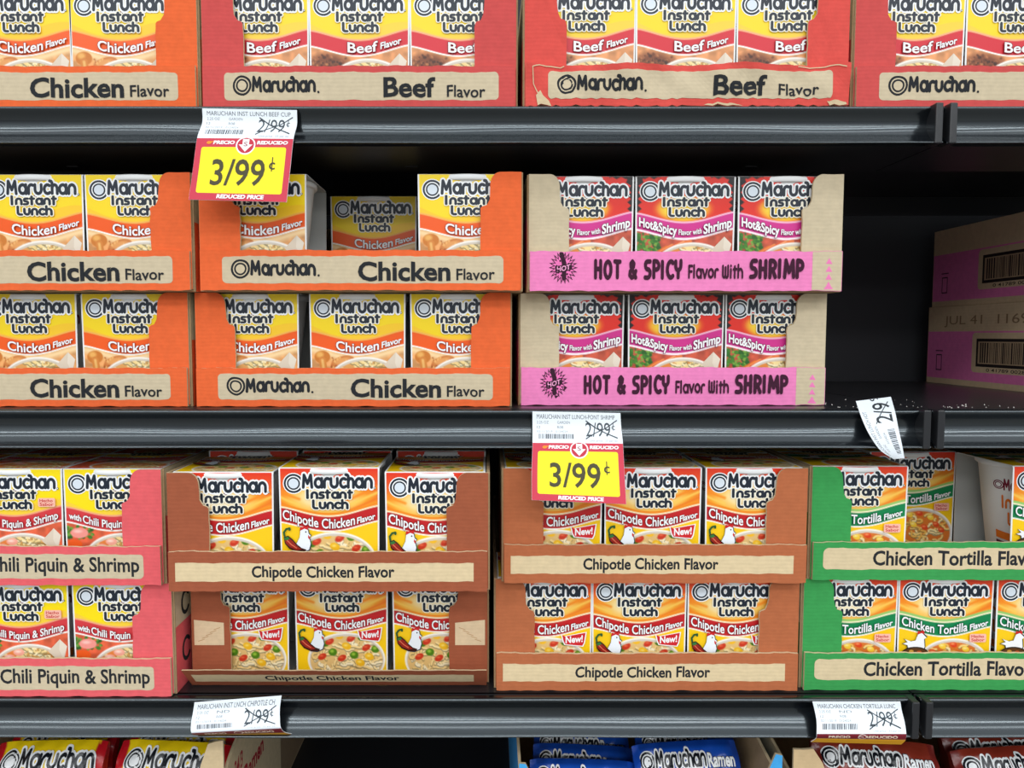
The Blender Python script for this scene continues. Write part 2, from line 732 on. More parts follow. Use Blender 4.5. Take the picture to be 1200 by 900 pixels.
def art(kind):
    """returns (painted grid in sRGB 0..255, Print with the lettering)"""
    below = np.clip(0.5 + (VV - wavef(18.5)(UU)), 0, 1)
    above = 1 - below
    P = Print()
    new = kind.endswith('_new')
    k = kind.replace('_new', '')
    if k in ('chicken', 'beef', 'chili'):
        yel = (253, 219, 22) if k != 'chili' else (255, 226, 8)
        pt = Paint(yel)
        gl = {'chicken': (248, 182, 84), 'beef': (246, 176, 130), 'chili': (244, 168, 128)}[k]
        band = {'chicken': (244, 92, 18), 'beef': (216, 40, 54), 'chili': (216, 60, 66)}[k]
        # warm second wave over the band
        pt.between(lambda u: wavef(-9)(u) + 5 * np.sin(u / 120 * 6.28), wavef(2), (254, 204, 40) if k == 'chicken' else (252, 210, 60))
        pt.between(wavef(-2.2), wavef(2), gl)
        pt.between(wavef(0), wavef(17), band)
        pt.between(wavef(16.5), wavef(18.8), (252, 250, 246))
        bgc = {'chicken': (226, 160, 98), 'beef': (222, 150, 96), 'chili': (220, 96, 62)}[k]
        pt.blend(below, bgc)
        pt.mottle(below, 0.14, 5, 3)
        if k == 'chicken':
            pt.between(wavef(18.5), wavef(26), (250, 214, 160), soft=6, clip=below)
            pt.ell(15, 80, 10, 8, (206, 122, 44), clip=below)
            pt.ell(12, 77, 4.5, 3.6, (238, 176, 92), clip=below, soft=3)
            pt.stroke([(15, 84), (19, 112)], 9, (214, 132, 56), clip=below)
            pt.stroke([(15, 84), (18, 108)], 3.2, (240, 186, 108), clip=below, soft=2)
            pt.ell(41, 88, 16, 9, (200, 112, 48), rot=-.3, clip=below)
            pt.ell(40, 85, 11, 4, (230, 160, 92), rot=-.3, clip=below, soft=3)
            speckle(pt, below, 4, 40, [(168, 84, 30), (240, 182, 110), (188, 98, 40)], (26, 80, 56, 104), (.8, 2.2))
        elif k == 'beef':
            mk = np.clip(1 - np.hypot((UU - 22) / 34, (VV - 96) / 26), 0, 1) * 3
            pt.blend(np.clip(mk, 0, 1) * below, (128, 70, 40))
            speckle(pt, below * np.clip(mk, 0, 1), 8, 170, [(74, 36, 20), (160, 96, 58), (104, 54, 30), (188, 120, 74), (60, 30, 18)], (0, 76, 54, 120), (.9, 2.4))
        else:
            speckle(pt, below, 9, 46, [(64, 124, 40), (38, 92, 30), (110, 160, 60)], (0, 72, 34, 86), (1.4, 3.2))
            pt.ell(17, 80, 11, 6.5, (244, 150, 140), clip=below)
            pt.ell(15, 78, 5, 2, (252, 196, 186), clip=below, soft=2)
            pt.ell(10, 94, 10, 6, (238, 92, 30), clip=below)
            for q in range(4):
                pt.stroke([(16 + q * 8, 112 - q * 2), (30 + q * 8, 98 - q * 3), (46 + q * 7, 92 - q * 3)], 5.5, [(238, 110, 56), (250, 164, 116), (226, 84, 36), (248, 150, 100)][q], clip=below)
                pt.stroke([(18 + q * 8, 109 - q * 2), (32 + q * 8, 96 - q * 3)], 1.4, (255, 214, 190), clip=below)
        ins = bowl(pt, below, 70, 113, 48, 33, (228, 164, 92) if k != 'chili' else (232, 130, 62), 5, 46, NOOD)
        pt.ell(74, 91, 19, 9, (250, 226, 160), clip=ins)
        noodles(pt, ins, 21, 26, [(255, 240, 196), (246, 216, 146), (216, 164, 92)], 76, 91, 17, 8, 2.3)
        if k == 'chili':
            for (a, b_) in ((44, 98), (56, 91), (50, 106)):
                pt.ell(a, b_, 7, 4.5, (248, 170, 150), clip=ins)
                pt.ell(a - 1, b_ - 1, 3.6, 1.6, (255, 220, 206), clip=ins, soft=2)
        # paper spoon / steam cone on the right
        P_sp = [(108, 74), (117, 83), (112, 104), (102, 98), (93, 90)]
        spoon_shape = P_sp
    elif k == 'hot':
        pt = Paint((230, 46, 32))
        dk = (34, 28, 30)
        for side in (0, 1):
            x = UU if side == 0 else PU - UU
            spk = 3.5 + 4.5 * np.abs(((VV / 8.0) % 1) - .5) * 2 + 9 * np.clip((16 - VV) / 16, 0, 1) ** 2
            pt.blend(np.clip(spk - x, 0, 1) * np.clip((58 - VV) / 3, 0, 1), dk)
        tops = 1.5 + 3 * np.abs(((UU / 11.0) % 1) - .5) * 2
        pt.blend(np.clip(tops - VV, 0, 1) * (np.abs(UU - 60) > 30), dk)
        d = np.hypot((UU - 58) / 36, (VV - 40) / 18)
        pt.blend(np.clip((1.08 - d) * 3, 0, 1), (248, 150, 30))
        pt.blend(np.clip((.95 - d) * 3, 0, 1), (254, 216, 60))
        band = (214, 48, 142)
        pt.between(wavef(-4.2), wavef(2), (250, 190, 214))
        pt.between(wavef(-2), wavef(17.5), band)
        pt.between(wavef(15.8), wavef(18.8), (253, 240, 246))
        pt.blend(below, (196, 84, 60))
        pt.mottle(below, 0.15, 5, 3)
        speckle(pt, below, 9, 90, [(70, 130, 40), (40, 96, 34), (120, 170, 66), (52, 112, 40)], (0, 70, 30, 92), (1.3, 3.4))
        for q in range(5):
            pt.stroke([(4 + q * 8, 116 - q * 3), (18 + q * 8, 100 - q * 3), (38 + q * 7, 88 - q * 2)], 6, [(232, 110, 40), (246, 150, 80), (222, 84, 36), (250, 174, 120), (236, 120, 54)][q], clip=below)
            pt.stroke([(8 + q * 8, 110 - q * 3), (22 + q * 8, 97 - q * 3)], 1.5, (255, 220, 190), clip=below)
        ins = bowl(pt, below, 70, 114, 48, 33, (232, 140, 62), 5, 44, NOOD)
        pt.ell(74, 92, 19, 9, (250, 226, 160), clip=ins)
        noodles(pt, ins, 23, 26, [(255, 240, 196), (246, 216, 146), (220, 150, 76)], 76, 92, 17, 8, 2.3)
        spoon_shape = [(108, 74), (117, 83), (112, 104), (102, 98), (93, 90)]
    else:
        # chipotle / tortilla: red top melting to orange, a cream glow, orange swooshes
        t = np.clip(VV / 50.0, 0, 1)[..., None]
        pt = Paint((0, 0, 0))
        pt.a = (1 - t) * np.array((232, 52, 30.)) + t * np.array((250, 164, 30.))
        d = np.hypot((UU - 56) / 58, (VV - 36) / 26)
        pt.blend(np.clip((1.08 - d) * 2.2, 0, 1), (252, 176, 44))
        pt.blend(np.clip((.86 - d) * 2.4, 0, 1), (253, 220, 146))
        pt.blend(np.clip((.56 - d) * 2.6, 0, 1), (254, 238, 200))
        for q in range(4):
            a = 26 + q * 7
            pt.stroke([(80 + q * 2, a + 14 - q), (98, a + 6), (120, a - 4)], 3.2 - q * .3, [(250, 138, 26), (255, 206, 90), (244, 120, 24), (255, 196, 70)][q], soft=3, clip=above)
            pt.stroke([(0, a + 2), (10, a + 7), (24, a + 12)], 2.6, [(250, 138, 26), (255, 206, 90), (244, 120, 24), (255, 196, 70)][q], soft=3, clip=above)
        band = (198, 30, 34) if k == 'chipotle' else (8, 132, 76)
        pt.between(wavef(-5), wavef(-1.2), (246, 140, 24) if k == 'chipotle' else (150, 204, 110))
        pt.between(wavef(-2), wavef(0.5), (253, 240, 200))
        pt.between(wavef(0), wavef(17), band)
        pt.between(wavef(16.6), wavef(18.6), (253, 250, 240))
        pt.blend(below, (252, 204, 14))
        if k == 'chipotle':
            ins = bowl(pt, below, 66, 114, 51, 36, (228, 190, 122), 5, 95, [(252, 228, 168), (255, 240, 200), (240, 204, 130), (250, 218, 150)], rim=(250, 246, 236))
            veg = [(38, 92, 0), (56, 82, 1), (72, 86, 2), (86, 84, 0), (92, 98, 2), (66, 96, 1), (48, 104, 0), (76, 108, 0), (60, 112, 2), (96, 110, 1), (34, 110, 2), (84, 118, 1), (104, 100, 0), (44, 90, 2)]
            for (a, b_, c) in veg:
                if c == 0:
                    pt.ell(a, b_, 5.6, 5.0, (76, 128, 20), clip=ins)
                    pt.ell(a - 1, b_ - 1.2, 2.4, 2, (150, 192, 60), clip=ins, soft=2)
                elif c == 1:
                    pt.ell(a, b_, 6.2, 4.6, (244, 186, 30), rot=.4, clip=ins)
                    pt.ell(a - 1, b_ - 1, 2.4, 1.4, (255, 226, 110), clip=ins, soft=2)
                else:
                    pt.ell(a, b_, 6, 4, (204, 54, 28), rot=-.5, clip=ins)
                    pt.ell(a - 1, b_ - 1, 2.2, 1, (238, 110, 70), clip=ins, soft=2)
        else:
            ins = bowl(pt, below, 72, 116, 48, 36, (218, 118, 42), 5, 60, [(250, 214, 130), (240, 186, 90), (252, 230, 170)])
            for (a, b_, c) in [(46, 98, 1), (58, 90, 2), (72, 88, 1), (88, 94, 2), (96, 104, 1), (64, 104, 2), (80, 108, 1), (50, 110, 2), (104, 112, 1)]:
                pt.ell(a, b_, 5, 3.6, (222, 66, 26) if c == 1 else (250, 206, 60), rot=.5, clip=ins)
                pt.ell(a - 1, b_ - 1, 2.4, 1.3, (250, 150, 90) if c == 1 else (255, 236, 150), clip=ins, soft=2)
        spoon_shape = None
    # ---- lettering
    if spoon_shape:
        P.poly(spoon_shape, (222, 206, 186))
        P.poly([(108, 74), (117, 83), (112, 99), (107, 88)], (232, 219, 202))
    # logo
    P.disc(17.5, 19, 12.8, WHITE)
    P.disc(17.5, 19, 11.6, NAVY)
    P.disc(17.5, 19, 9.2, WHITE)
    P.disc(17.5, 19, 7.8, NAVY)
    P.disc(17.5, 19, 6.0, (222, 231, 240))
    P.strokes('Maruchan', 27.5, 25.4, 18.6, 85, .36, NAVY, outline=.40)
    P.disc(114.6, 24.4, 1.3, NAVY)
    P.disc(114.6, 24.4, .8, WHITE)
    P.strokes('Instant', 32.5, 37.8, 12.2, 56.5, .42, NAVY, outline=.34, oc=(250, 244, 226))
    P.strokes('Lunch', 39.5, 50.2, 12.2, 44, .42, NAVY, outline=.34, oc=(250, 244, 226))
    tv = lambda u: wave1(u)
    sh = (120, 30, 10)
    if k in ('chicken', 'beef'):
        big = 'Chicken' if k == 'chicken' else 'Beef'
        x0, wd = (33, 54) if k == 'chicken' else (46, 36)
        sh = (150, 44, 8) if k == 'chicken' else (120, 14, 26)
        P.font(big, x0, 62.2, 11.2, WHITE, wd, .018, warp=tv, outline=.035, oc=sh)
        P.font('Flavor', x0 + wd + 3.5, 61.4, 7.4, WHITE, 25, .025, warp=tv, outline=.03, oc=sh)
    elif k == 'hot':
        P.font('Hot&Spicy', 4, 60.8, 10.6, WHITE, 46, .03, warp=tv, outline=.04, oc=(120, 14, 70))
        P.font('Flavor with', 52, 60.2, 6.4, WHITE, 28, .022, warp=tv, outline=.03, oc=(120, 14, 70))
        P.font('Shrimp', 82, 61.6, 11, WHITE, 34, .03, warp=tv, outline=.04, oc=(120, 14, 70))
    elif k == 'chili':
        P.font('with', 6, 60.5, 7, WHITE, 15, .03, warp=tv, outline=.03, oc=(120, 20, 24))
        P.font('Chili Piquin & Shrimp', 23, 61.0, 9.2, WHITE, 92, .018, warp=tv, outline=.035, oc=(120, 20, 24))
    elif k == 'chipotle':
        P.font('Chipotle Chicken', 4, 61.2, 11.4, WHITE, 87, .018, warp=tv, outline=.035, oc=(110, 8, 16))
        P.font('Flavor', 93.5, 61.2, 7.2, WHITE, 22, .028, warp=tv, outline=.03, oc=(110, 8, 16))
    else:
        P.font('Chicken Tortilla', 4, 61.2, 11.2, WHITE, 84, .018, warp=tv, outline=.035, oc=(0, 70, 40))
        P.font('Flavor', 91, 61.2, 7.2, WHITE, 23, .028, warp=tv, outline=.03, oc=(0, 70, 40))
    if k == 'chipotle':
        # white hen standing behind a red chilli with a curled green stem
        def sc(pts, g=1.0, c=(26, 88)):
            return [(c[0] + (a - c[0]) * g, c[1] + (b_ - c[1]) * g) for a, b_ in pts]
        hen = [(14, 96), (20, 92), (24, 84), (25, 76), (30, 73.5), (34, 75), (35, 80), (37.5, 82), (35.5, 84), (37, 92), (35, 99), (28, 102), (20, 101)]
        P.poly(sc(hen, 1.09), (40, 60, 84))
        P.poly(hen, (240, 246, 252))
        P.poly([(24, 76), (25, 71), (28, 72), (30, 70), (32, 71.5), (34.5, 70.5), (34, 75), (30, 73.5)], (206, 34, 34))
        P.poly([(34.5, 81), (36.5, 84), (35.5, 87), (34, 84)], (206, 34, 34), True)
        P.disc(31.5, 77.5, .9, (20, 24, 30), same=True)
        P.line([(6, 84), (5, 78), (8, 74), (12, 73), (12, 75)], 2.4, (30, 86, 44))
        P.poly([(4.5, 84), (10, 82), (15, 86), (20, 92), (26, 97), (32, 99), (30, 102), (20, 102), (11, 98), (6, 92)], (52, 18, 14))
        P.poly([(5.8, 85.5), (10, 84), (15, 88), (20, 94), (26, 98.6), (20, 100), (12, 96), (7, 91)], (148, 30, 20))
        P.poly([(5, 85), (10, 83), (12, 86), (7, 88)], (46, 116, 52))
        P.line([(9, 88), (14, 93), (20, 97)], 1.2, (224, 110, 80), True)
    if k == 'tortilla':
        hen = [(14, 96), (12, 88), (6, 86), (12, 84), (8, 80), (16, 83), (22, 82), (25, 74), (30, 72), (33, 75), (36, 78), (33, 80), (34, 90), (32, 97)]
        P.poly([(22 + (a - 22) * 1.1, 86 + (b_ - 86) * 1.1) for a, b_ in hen], (40, 50, 60))
        P.poly(hen, (244, 246, 248))
        P.poly([(24, 74), (25, 69), (28, 70.5), (30, 68.5), (33, 70), (33, 74), (29, 72)], (206, 34, 34))
        P.disc(22, 98, 17, (24, 26, 26), 8)
        P.disc(22, 97, 15, (96, 62, 30), 5.4)
        P.disc(17, 96, 3, (226, 170, 70), 2)
        P.disc(27, 97, 3.4, (208, 90, 40), 2, same=True)
        P.line([(8, 101), (22, 106), (36, 100)], 1.3, (120, 170, 60))
    if new:
        q = [(82, 74), (86, 76), (112, 71), (110, 84), (108, 88), (86, 86), (84, 82)]
        P.poly([(97 + (a - 97) * 1.1, 79.5 + (b_ - 79.5) * 1.14) for a, b_ in q], WHITE)
        P.poly(q, (208, 30, 40))
        P.font('New!', 86.5, 84.5, 8.2, WHITE, 22, .03, warp=lambda u: -(u - 86) * .08)
    if k in ('tortilla', 'chili'):
        u0, v0 = (91, 73) if k == 'tortilla' else (91, 36)
        c1 = (200, 40, 44)
        P.rrect(u0, v0, u0 + 21, v0 + 11, 2, (250, 190, 170))
        P.font('Hecho', u0 + 2, v0 + 5, 3.6, c1, 16, .02)
        P.font('Sabor', u0 + 2, v0 + 9.6, 3.6, c1, 17, .02, same=True)
    return pt.a, P


# ------------------------------------------------------------------ noodle cup: printed sleeve, foam cup, lid
CUP_H, CUP_D = 0.108, 0.088
CUP_W = {'chicken': .0950, 'beef': .0946, 'hot': .0968, 'chili': .0950, 'chipotle': .0945, 'tortilla': .0948}
_art = {}


def sleeve_mesh(kind):
    k = kind.replace('_new', '')
    W = CUP_W[k]
    H, D = CUP_H, CUP_D
    grid, P = art(kind)
    mb = MB()
    r, th = 0.0022, 0.0007
    # wrap profile (y, z), outer and inner loops

    def loop(o, rr):
        pts = []
        for (cy, cz, a0) in ((D - r, r, 270), (D - r, H - r, 0), (r, H - r, 90), (r, r, 180)):
            for i in range(5):
                a = math.radians(a0 + i * 22.5)
                pts.append((cy + (rr) * math.cos(a), cz + rr * math.sin(a)))
        return pts
    out, inn = loop(0, r), loop(0, r - th)

    def tw(z):
        return 0.978 + 0.022 * min(1, max(0, z / H))
    rows_o = [[(s * W / 2 * tw(z), y, z) for s in (-1, 1)] for y, z in out + out[:1]]
    rows_i = [[(s * W / 2 * tw(z), y, z) for s in (-1, 1)] for y, z in inn + inn[:1]]
    mb.grid(rows_o, col=(240, 241, 240), flip=True)
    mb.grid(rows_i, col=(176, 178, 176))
    for i in (0, 1):
        mb.grid([[a[i], b_[i]] for a, b_ in zip(rows_o, rows_i)], col=(244, 245, 244), flip=(i == 0))

    def front(u, v, h):
        z = H * (1 - v / PV)
        return ((u / PU - .5) * W * tw(z), -0.0001 - h, z)

    def top(u, v, h):
        return ((u / PU - .5) * W, (PV - v) / 112.0 * D, H + 0.0001 + h)
    lg = lin_np(grid)
    iu = [i for i in range(NU) if 1.3 <= UU[0, i] <= 118.4]
    iv = [j for j in range(NV) if 0.9 <= VV[j, 0] <= 136.5]
    mb.grid([[front(UU[j, i], VV[j, i], 0) for i in iu] for j in iv], cols=lg[np.ix_(iv, iu)])
    P.emit(mb, front, clip=(1.3, 0.9, 118.4, 136.5))
    iu2 = iu[::2]
    iv2 = [j for j in range(0, NV, 2) if 28 <= VV[j, 0] <= 135.5]
    mb.grid([[top(UU[j, i], VV[j, i], 0) for i in iu2] for j in iv2], cols=lg[np.ix_(iv2, iu2)])
    P.emit(mb, top, clip=(1.3, 28, 118.4, 135.5))
    return mb.mesh('sleeve', M['card'])


def foam_cup_mesh():
    mb = MB()
    prof = [(0.0, .001), (.031, .001), (.033, .003), (.0445, .101), (.0455, CUP_H - .0048)]
    n = 48
    cy = CUP_D / 2
    mb.grid([[(rr * math.cos(2 * math.pi * i / n), cy + rr * math.sin(2 * math.pi * i / n), z) for i in range(n + 1)] for rr, z in prof], col=(240, 240, 238), flip=True)
    P = Print()
    # lettering round the cup, printed twice so that either side shows it
    for s in (0, 57):
        P.strokes('Maruchan', s + 10, 38, 16, 40, .34, (120, 30, 52))
        emblem(P, s + 5, 31, 6, (120, 30, 52), (240, 240, 238), False)
        P.strokes('Instant', s + 8, 62, 18, 40, .34, (226, 116, 34))
        P.strokes('Lunch', s + 14, 84, 18, 30, .34, (226, 116, 34))
        for v0, v1, cc in ((92, 102, (226, 116, 34)), (105, 115, (96, 26, 52))):
            P.put([[(s + i * 6, v0 + i * .9), (s + i * 6, v1 + i * .9), (s + (i + 1) * 6, v1 + (i + 1) * .9), (s + (i + 1) * 6, v0 + (i + 1) * .9)] for i in range(9)], cc)

    def mp(u, v, h):
        z = CUP_H * (1 - v / 138.0)
        rr = .0327 + (.0446 - .0327) * (z / .101) + .0002 + h
        a = math.radians(192 + u / 276 * 360)
        return (rr * math.cos(a), cy + rr * math.sin(a), z)
    P.emit(mb, mp, su=5, sv=20, eps=.00006)
    return mb.mesh('foam_cup', M['foam'], True)


def lid_mesh():
    """paper lid crimped round a rolled white rim"""
    mb = MB()
    n = 56
    cy = CUP_D / 2
    R = 0.0476
    prof = [(0, CUP_H - .0022), (.040, CUP_H - .0022), (.0440, CUP_H - .0014), (.0462, CUP_H - .0010), (R - .0003, CUP_H - .0008), (R + .0002, CUP_H - .0022), (R + .0002, CUP_H - .0050), (R - .0010, CUP_H - .0060), (.0445, CUP_H - .0062)]
    mb.grid([[(rr * math.cos(2 * math.pi * i / n), cy + rr * math.sin(2 * math.pi * i / n), z) for i in range(n + 1)] for rr, z in prof], col=(247, 248, 248))
    return mb.mesh('paper_lid', M['foam'], True)


_cup_me = {}


def make_cup(kind, loc, label, group, rz=0.0, tilt=0.0):
    if 'cup' not in _cup_me:
        _cup_me['cup'] = foam_cup_mesh()
        _cup_me['lid'] = lid_mesh()
    if kind not in _cup_me:
        _cup_me[kind] = sleeve_mesh(kind)
    t = thing('noodle_cup', label, 'noodle cup', loc, (tilt, 0, rz), group)
    link('sleeve', _cup_me[kind], t)
    c = link('foam_cup', _cup_me['cup'], t)
    c.scale = (CUP_W[kind.replace('_new', '')] / .0970, 1, 1)
    link('paper_lid', _cup_me['lid'], c)
    return t


# ------------------------------------------------------------------ display tray
TRAY_H, TRAY_D = 0.112, 0.385
TH = 0.003
COLS = {'chicken': (234, 104, 54), 'beef': (206, 80, 78), 'hot': (240, 134, 190), 'chili': (228, 96, 102), 'chipotle': (160, 86, 58), 'tortilla': (58, 154, 80)}


def ear_outline(seed, cut=0.0):
    r = random.Random(seed)
    j = lambda a=.0005: r.uniform(-a, a)
    h = TRAY_H - .0004
    p = [(0.0015, 0.002), (.040, .002)]
    for z in (.02, .04, .05, .058, .066, .074, .078):
        p.append((.040 + j(), z))
    p += [(.0385, .0795), (.0345 + j(), .081)]
    for z in (.086, .092):
        p.append((.0325 - (z - .08) * .1 + j(), z))
    p += arc(.0215, h - .012, .0095, .012, 0, 90, 6)
    p += [(.012, h + j(.0003)), (0.0015, h)]
    return p


def lip_print(kind, wpx):
    """artwork of the front lip; units are photo pixels, wpx wide and 46 tall"""
    P = Print()
    k = kind.replace('_new', '')
    if k in ('chicken', 'beef'):
        P.rrect(26, 7, wpx - 20, 38, 5, KRAFT)
        emblem(P, 47.5, 21.5, 11.5, INK, KRAFT, False)
        P.strokes('Maruchan', 59, 29.5, 18, 77, .38, INK)
        P.disc(139, 29, 1.3, INK)
        e = wpx - 30
        if k == 'chicken':
            P.font('Chicken', e - 160, 34.5, 20.5, INK, 108, .029)
            P.font('Flavor', e - 45, 34, 12.5, INK, 45, .014)
        else:
            P.font('Beef', e - 128, 34, 20.5, INK, 62, .027)
            P.font('Flavor', e - 52, 34.5, 12.5, INK, 46, .014)
    elif k == 'hot':
        e = wpx - 36
        P.rect(e, 0, wpx, 46, KRAFT)
        # the pink ink marks on the bare strip
        for q in range(4):
            v = 8 + q * 9
            P.poly([(e + 16, v + 7), (e + 20, v), (e + 24, v + 7)], (240, 130, 186), q > 0)
        P.rect(e + 15, 42, e + 25, 44, (240, 130, 186), True)
        u, v = 40, 19
        star = []
        for q in range(44):
            a = 2 * math.pi * q / 44
            rr = 17.5 if q % 2 == 0 else 11.5
            star.append((u + rr * math.cos(a), v + rr * 1.1 * math.sin(a)))
        P.poly(star, (58, 28, 46))
        star2 = [(u + (a - u) * .82, v + (b_ - v) * .82) for a, b_ in star]
        P.poly(star2, (244, 122, 188))
        P.line([(u - 2, v - 16), (u + 1, v - 6), (u + 1, v + 12)], 5.5, (58, 28, 46))
        P.put([[(u - 10, v - 1), (u - 9, v + 7), (u + 11, v + 2), (u + 10, v - 6)]], (58, 28, 46))
        P.font('HOT', u - 7.5, v + 5, 5.6, (250, 170, 212), 16, .02, warp=lambda a: -(a - u + 8) * .22)
        for q in range(10):
            a = q * 2.4
            P.disc(u + 8 * math.cos(a), v + 9 * math.sin(a), 1.1, (58, 28, 46), same=q > 0)
        d = (64, 26, 48)
        P.strokes('HOT & SPICY', 77, 33, 24, 106, .40, d)
        P.strokes('Flavor With', 190, 32, 16.5, 66, .34, d)
        P.strokes('SHRIMP', 263, 32.5, 24, 66, .40, d)
    elif k == 'chili':
        P.rrect(22, 9, wpx - 20, 38, 5, KRAFT)
        P.font('Chili Piquin & Shrimp', wpx - 25 - 180, 29.5, 16.5, INK, 180, .022)
        P.font('with', wpx - 25 - 224, 29.5, 14, INK, 36, .02)
    elif k == 'chipotle':
        P.rect(8, 13, wpx - 16, 34.5, (222, 200, 160))
        P.font('Chipotle Chicken Flavor', 98, 29.2, 12.6, INK, 168, .027)
    else:
        P.rrect(12, 7, wpx - 14, 33, 6, (218, 198, 160))
        P.font('Chicken Tortilla Flavor', 72, 27.5, 16.5, INK, 206, .026)
    return P


def torn(P, wpx):
    P.poly([(14, 46), (12, 34), (17, 30), (20, 36), (27, 40), (30, 46)], KRAFT_EDGE)
    P.poly([(wpx - 22, 46), (wpx - 26, 42), (wpx - 12, 40), (wpx - 4, 43), (wpx - 2, 46)], KRAFT_EDGE, True)
    P.poly([(wpx - 170, 46), (wpx - 164, 43.6), (wpx - 138, 43), (wpx - 128, 44.6), (wpx - 120, 46)], KRAFT_EDGE, True)
    P.line([(8, 4), (16, 2.4), (40, 2.8), (44, 1.5)], 1.1, KRAFT_EDGE)
    P.line([(8, 4), (9, 22), (14, 32)], 1.0, KRAFT_EDGE, True)
    P.line([(wpx - 60, 2), (wpx - 40, 3.4), (wpx - 14, 2.4), (wpx - 6, 5)], 1.1, KRAFT_EDGE, True)


def make_tray(kind, xl, xr, Y, z, label, group=None, col=None, crumple=0.0, fold=0.0, lip_h=.038, seed=0, side_print=None, patch=False):
    """xl..xr: outer faces in metres, Y: front plane, z: underside"""
    k = kind.replace('_new', '')
    W = xr - xl
    c = col or COLS[k]
    earc = KRAFT if k == 'hot' else c
    t = thing('display_tray', label, 'display tray', ((xl + xr) / 2, Y, z), (0, 0, 0), group)
    h = W / 2
    # body: floor, two sides, back
    mb = MB()
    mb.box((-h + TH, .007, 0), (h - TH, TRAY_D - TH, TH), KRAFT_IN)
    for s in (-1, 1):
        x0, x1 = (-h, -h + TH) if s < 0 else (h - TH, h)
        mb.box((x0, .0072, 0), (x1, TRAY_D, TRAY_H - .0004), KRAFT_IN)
        SP = Print()
        if k == 'hot':
            SP.rect(0, 36, 384, 104, (226, 120, 178))
            SP.rect(0, 0, 384, 36, (206, 184, 148), True)
            SP.rect(0, 104, 384, 112, (206, 184, 148), True)
        else:
            SP.rect(0, 0, 384, 112, KRAFT)
            SP.rect(0, 46, 384, 112, c)
            SP.line(arc(26, 28, 9, 11, 40, 320, 12), 4, INK)
            SP.line(arc(26, 76, 9, 11, 40, 320, 12), 4, INK, True)
            SP.font('Flavor', 60, 88, 30, INK, 120, .02)
        if side_print and s < 0:
            side_print(SP)

        def smap(u, v, hh, s=s):
            yy = .0072 + (u / 384.0) * (TRAY_D - .0076) if s > 0 else TRAY_D - (u / 384.0) * (TRAY_D - .0076)
            return (s * (h + .00005 + hh), yy, (TRAY_H - .0006) * (1 - v / 112.0))
        SP.emit(mb, smap, clip=(1, 0, 383, 112), eps=.00004)
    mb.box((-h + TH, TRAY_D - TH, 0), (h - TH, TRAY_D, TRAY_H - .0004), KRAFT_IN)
    mb.build('tray_body', M['board'], t)
    # corner flaps
    rr = random.Random(seed)
    for s in (-1, 1):
        mb = MB()
        pts = ear_outline(seed * 2 + s)
        lean = rr.uniform(-.004, .001) if crumple else 0

        def emap(u, v, d, s=s):
            lx = crumple * .0022 * math.sin(v * 120 + s + u * 90)
            return (s * (h - u), .0040 + d * .0026 / TH + lx * .2 - 0.0002 + lean * (v / TRAY_H) ** 2 * .3, v)
        q = pts if s < 0 else pts[::-1]
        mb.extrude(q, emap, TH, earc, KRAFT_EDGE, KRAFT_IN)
        if patch:
            PP = Print()
            PP.poly([(.004, .040), (.004, .066), (.034, .063), (.034, .040)], (222, 196, 160))
            for a in range(5):
                PP.line([(.008 + a * .004, .044 + a * .003), (.014 + a * .004, .046 + a * .003)], .0007, (190, 150, 110), a > 0)
            PP.emit(mb, (lambda u, v, hh, s=s: (s * (h - u), .0037 - hh, v)) , eps=.00005)
            if s < 0:
                pass
        mb.build('corner_flap', M['board'], t)
    # front lip with its print; hinged at its lower edge
    wpx = 375.0
    P = lip_print(k, wpx)
    if crumple:
        torn(P, wpx)
    mb = MB()
    H = lip_h
    r = random.Random(100 + seed)
    ph = [r.uniform(0, 6.28) for _ in range(6)]

    def top_edge(u):
        return .0004 * math.sin(u * .11 + ph[0]) + .0003 * math.sin(u * .37 + ph[1]) + crumple * (.0010 * math.sin(u * .05 + ph[4]))

    def bot_edge(u):
        return .0006 * math.sin(u * .055 + ph[2]) + .0004 * math.sin(u * .21 + ph[3]) + crumple * (.0016 * math.sin(u * .06 + ph[5]) + .001 * math.sin(u * .4))
    ca, sa = math.cos(fold), math.sin(fold)
    inset = 0.0024

    def lmap(u, v, hh):
        g = 1 - v / 46.0
        zz = g * H + (top_edge(u) * g) + (abs(bot_edge(u)) * (1 - g))
        dy = crumple * (.0014 * math.sin(u * .045 + v * .05 + ph[0]) + .0007 * math.sin(u * .12 - v * .13 + ph[3]) - .0014) * (0.35 + g)
        dy -= .0006 * math.sin(u * .018 + ph[1]) * g
        y = dy - hh
        wid = 1.0
        return ((u / wpx - .5) * (W - 2 * inset) * wid, y * ca - zz * sa, zz * ca + y * sa * .0 + .0002)
    n = 64
    lipc = c
    us = [wpx * i / n for i in range(n + 1)]
    vs_ = [46.0 * j / 8 for j in range(9)]
    mb.grid([[lmap(u, v, 0) for u in us] for v in vs_], col=lipc)
    bk = [[lmap(u, v, -TH) for u in us] for v in vs_]
    mb.grid(bk, col=KRAFT_IN, flip=True)
    for (u0, flip) in ((0, False), (wpx, True)):
        mb.grid([[lmap(u0, v, 0), lmap(u0, v, -TH)] for v in vs_], col=KRAFT_EDGE, flip=not flip)
    for (v0, flip) in ((0, False), (46.0, True)):
        mb.grid([[lmap(u, v0, 0) for u in us], [lmap(u, v0, -TH) for u in us]], col=KRAFT_EDGE, flip=not flip)
    P.emit(mb, lambda u, v, hh: lmap(u, v, hh + .0001 + .0002 * crumple), su=wpx / n, sv=46.0 / 8, clip=(.5, .5, wpx - .5, 45.5), eps=.00005)
    mb.build('front_lip', M['board'], t)
    return t


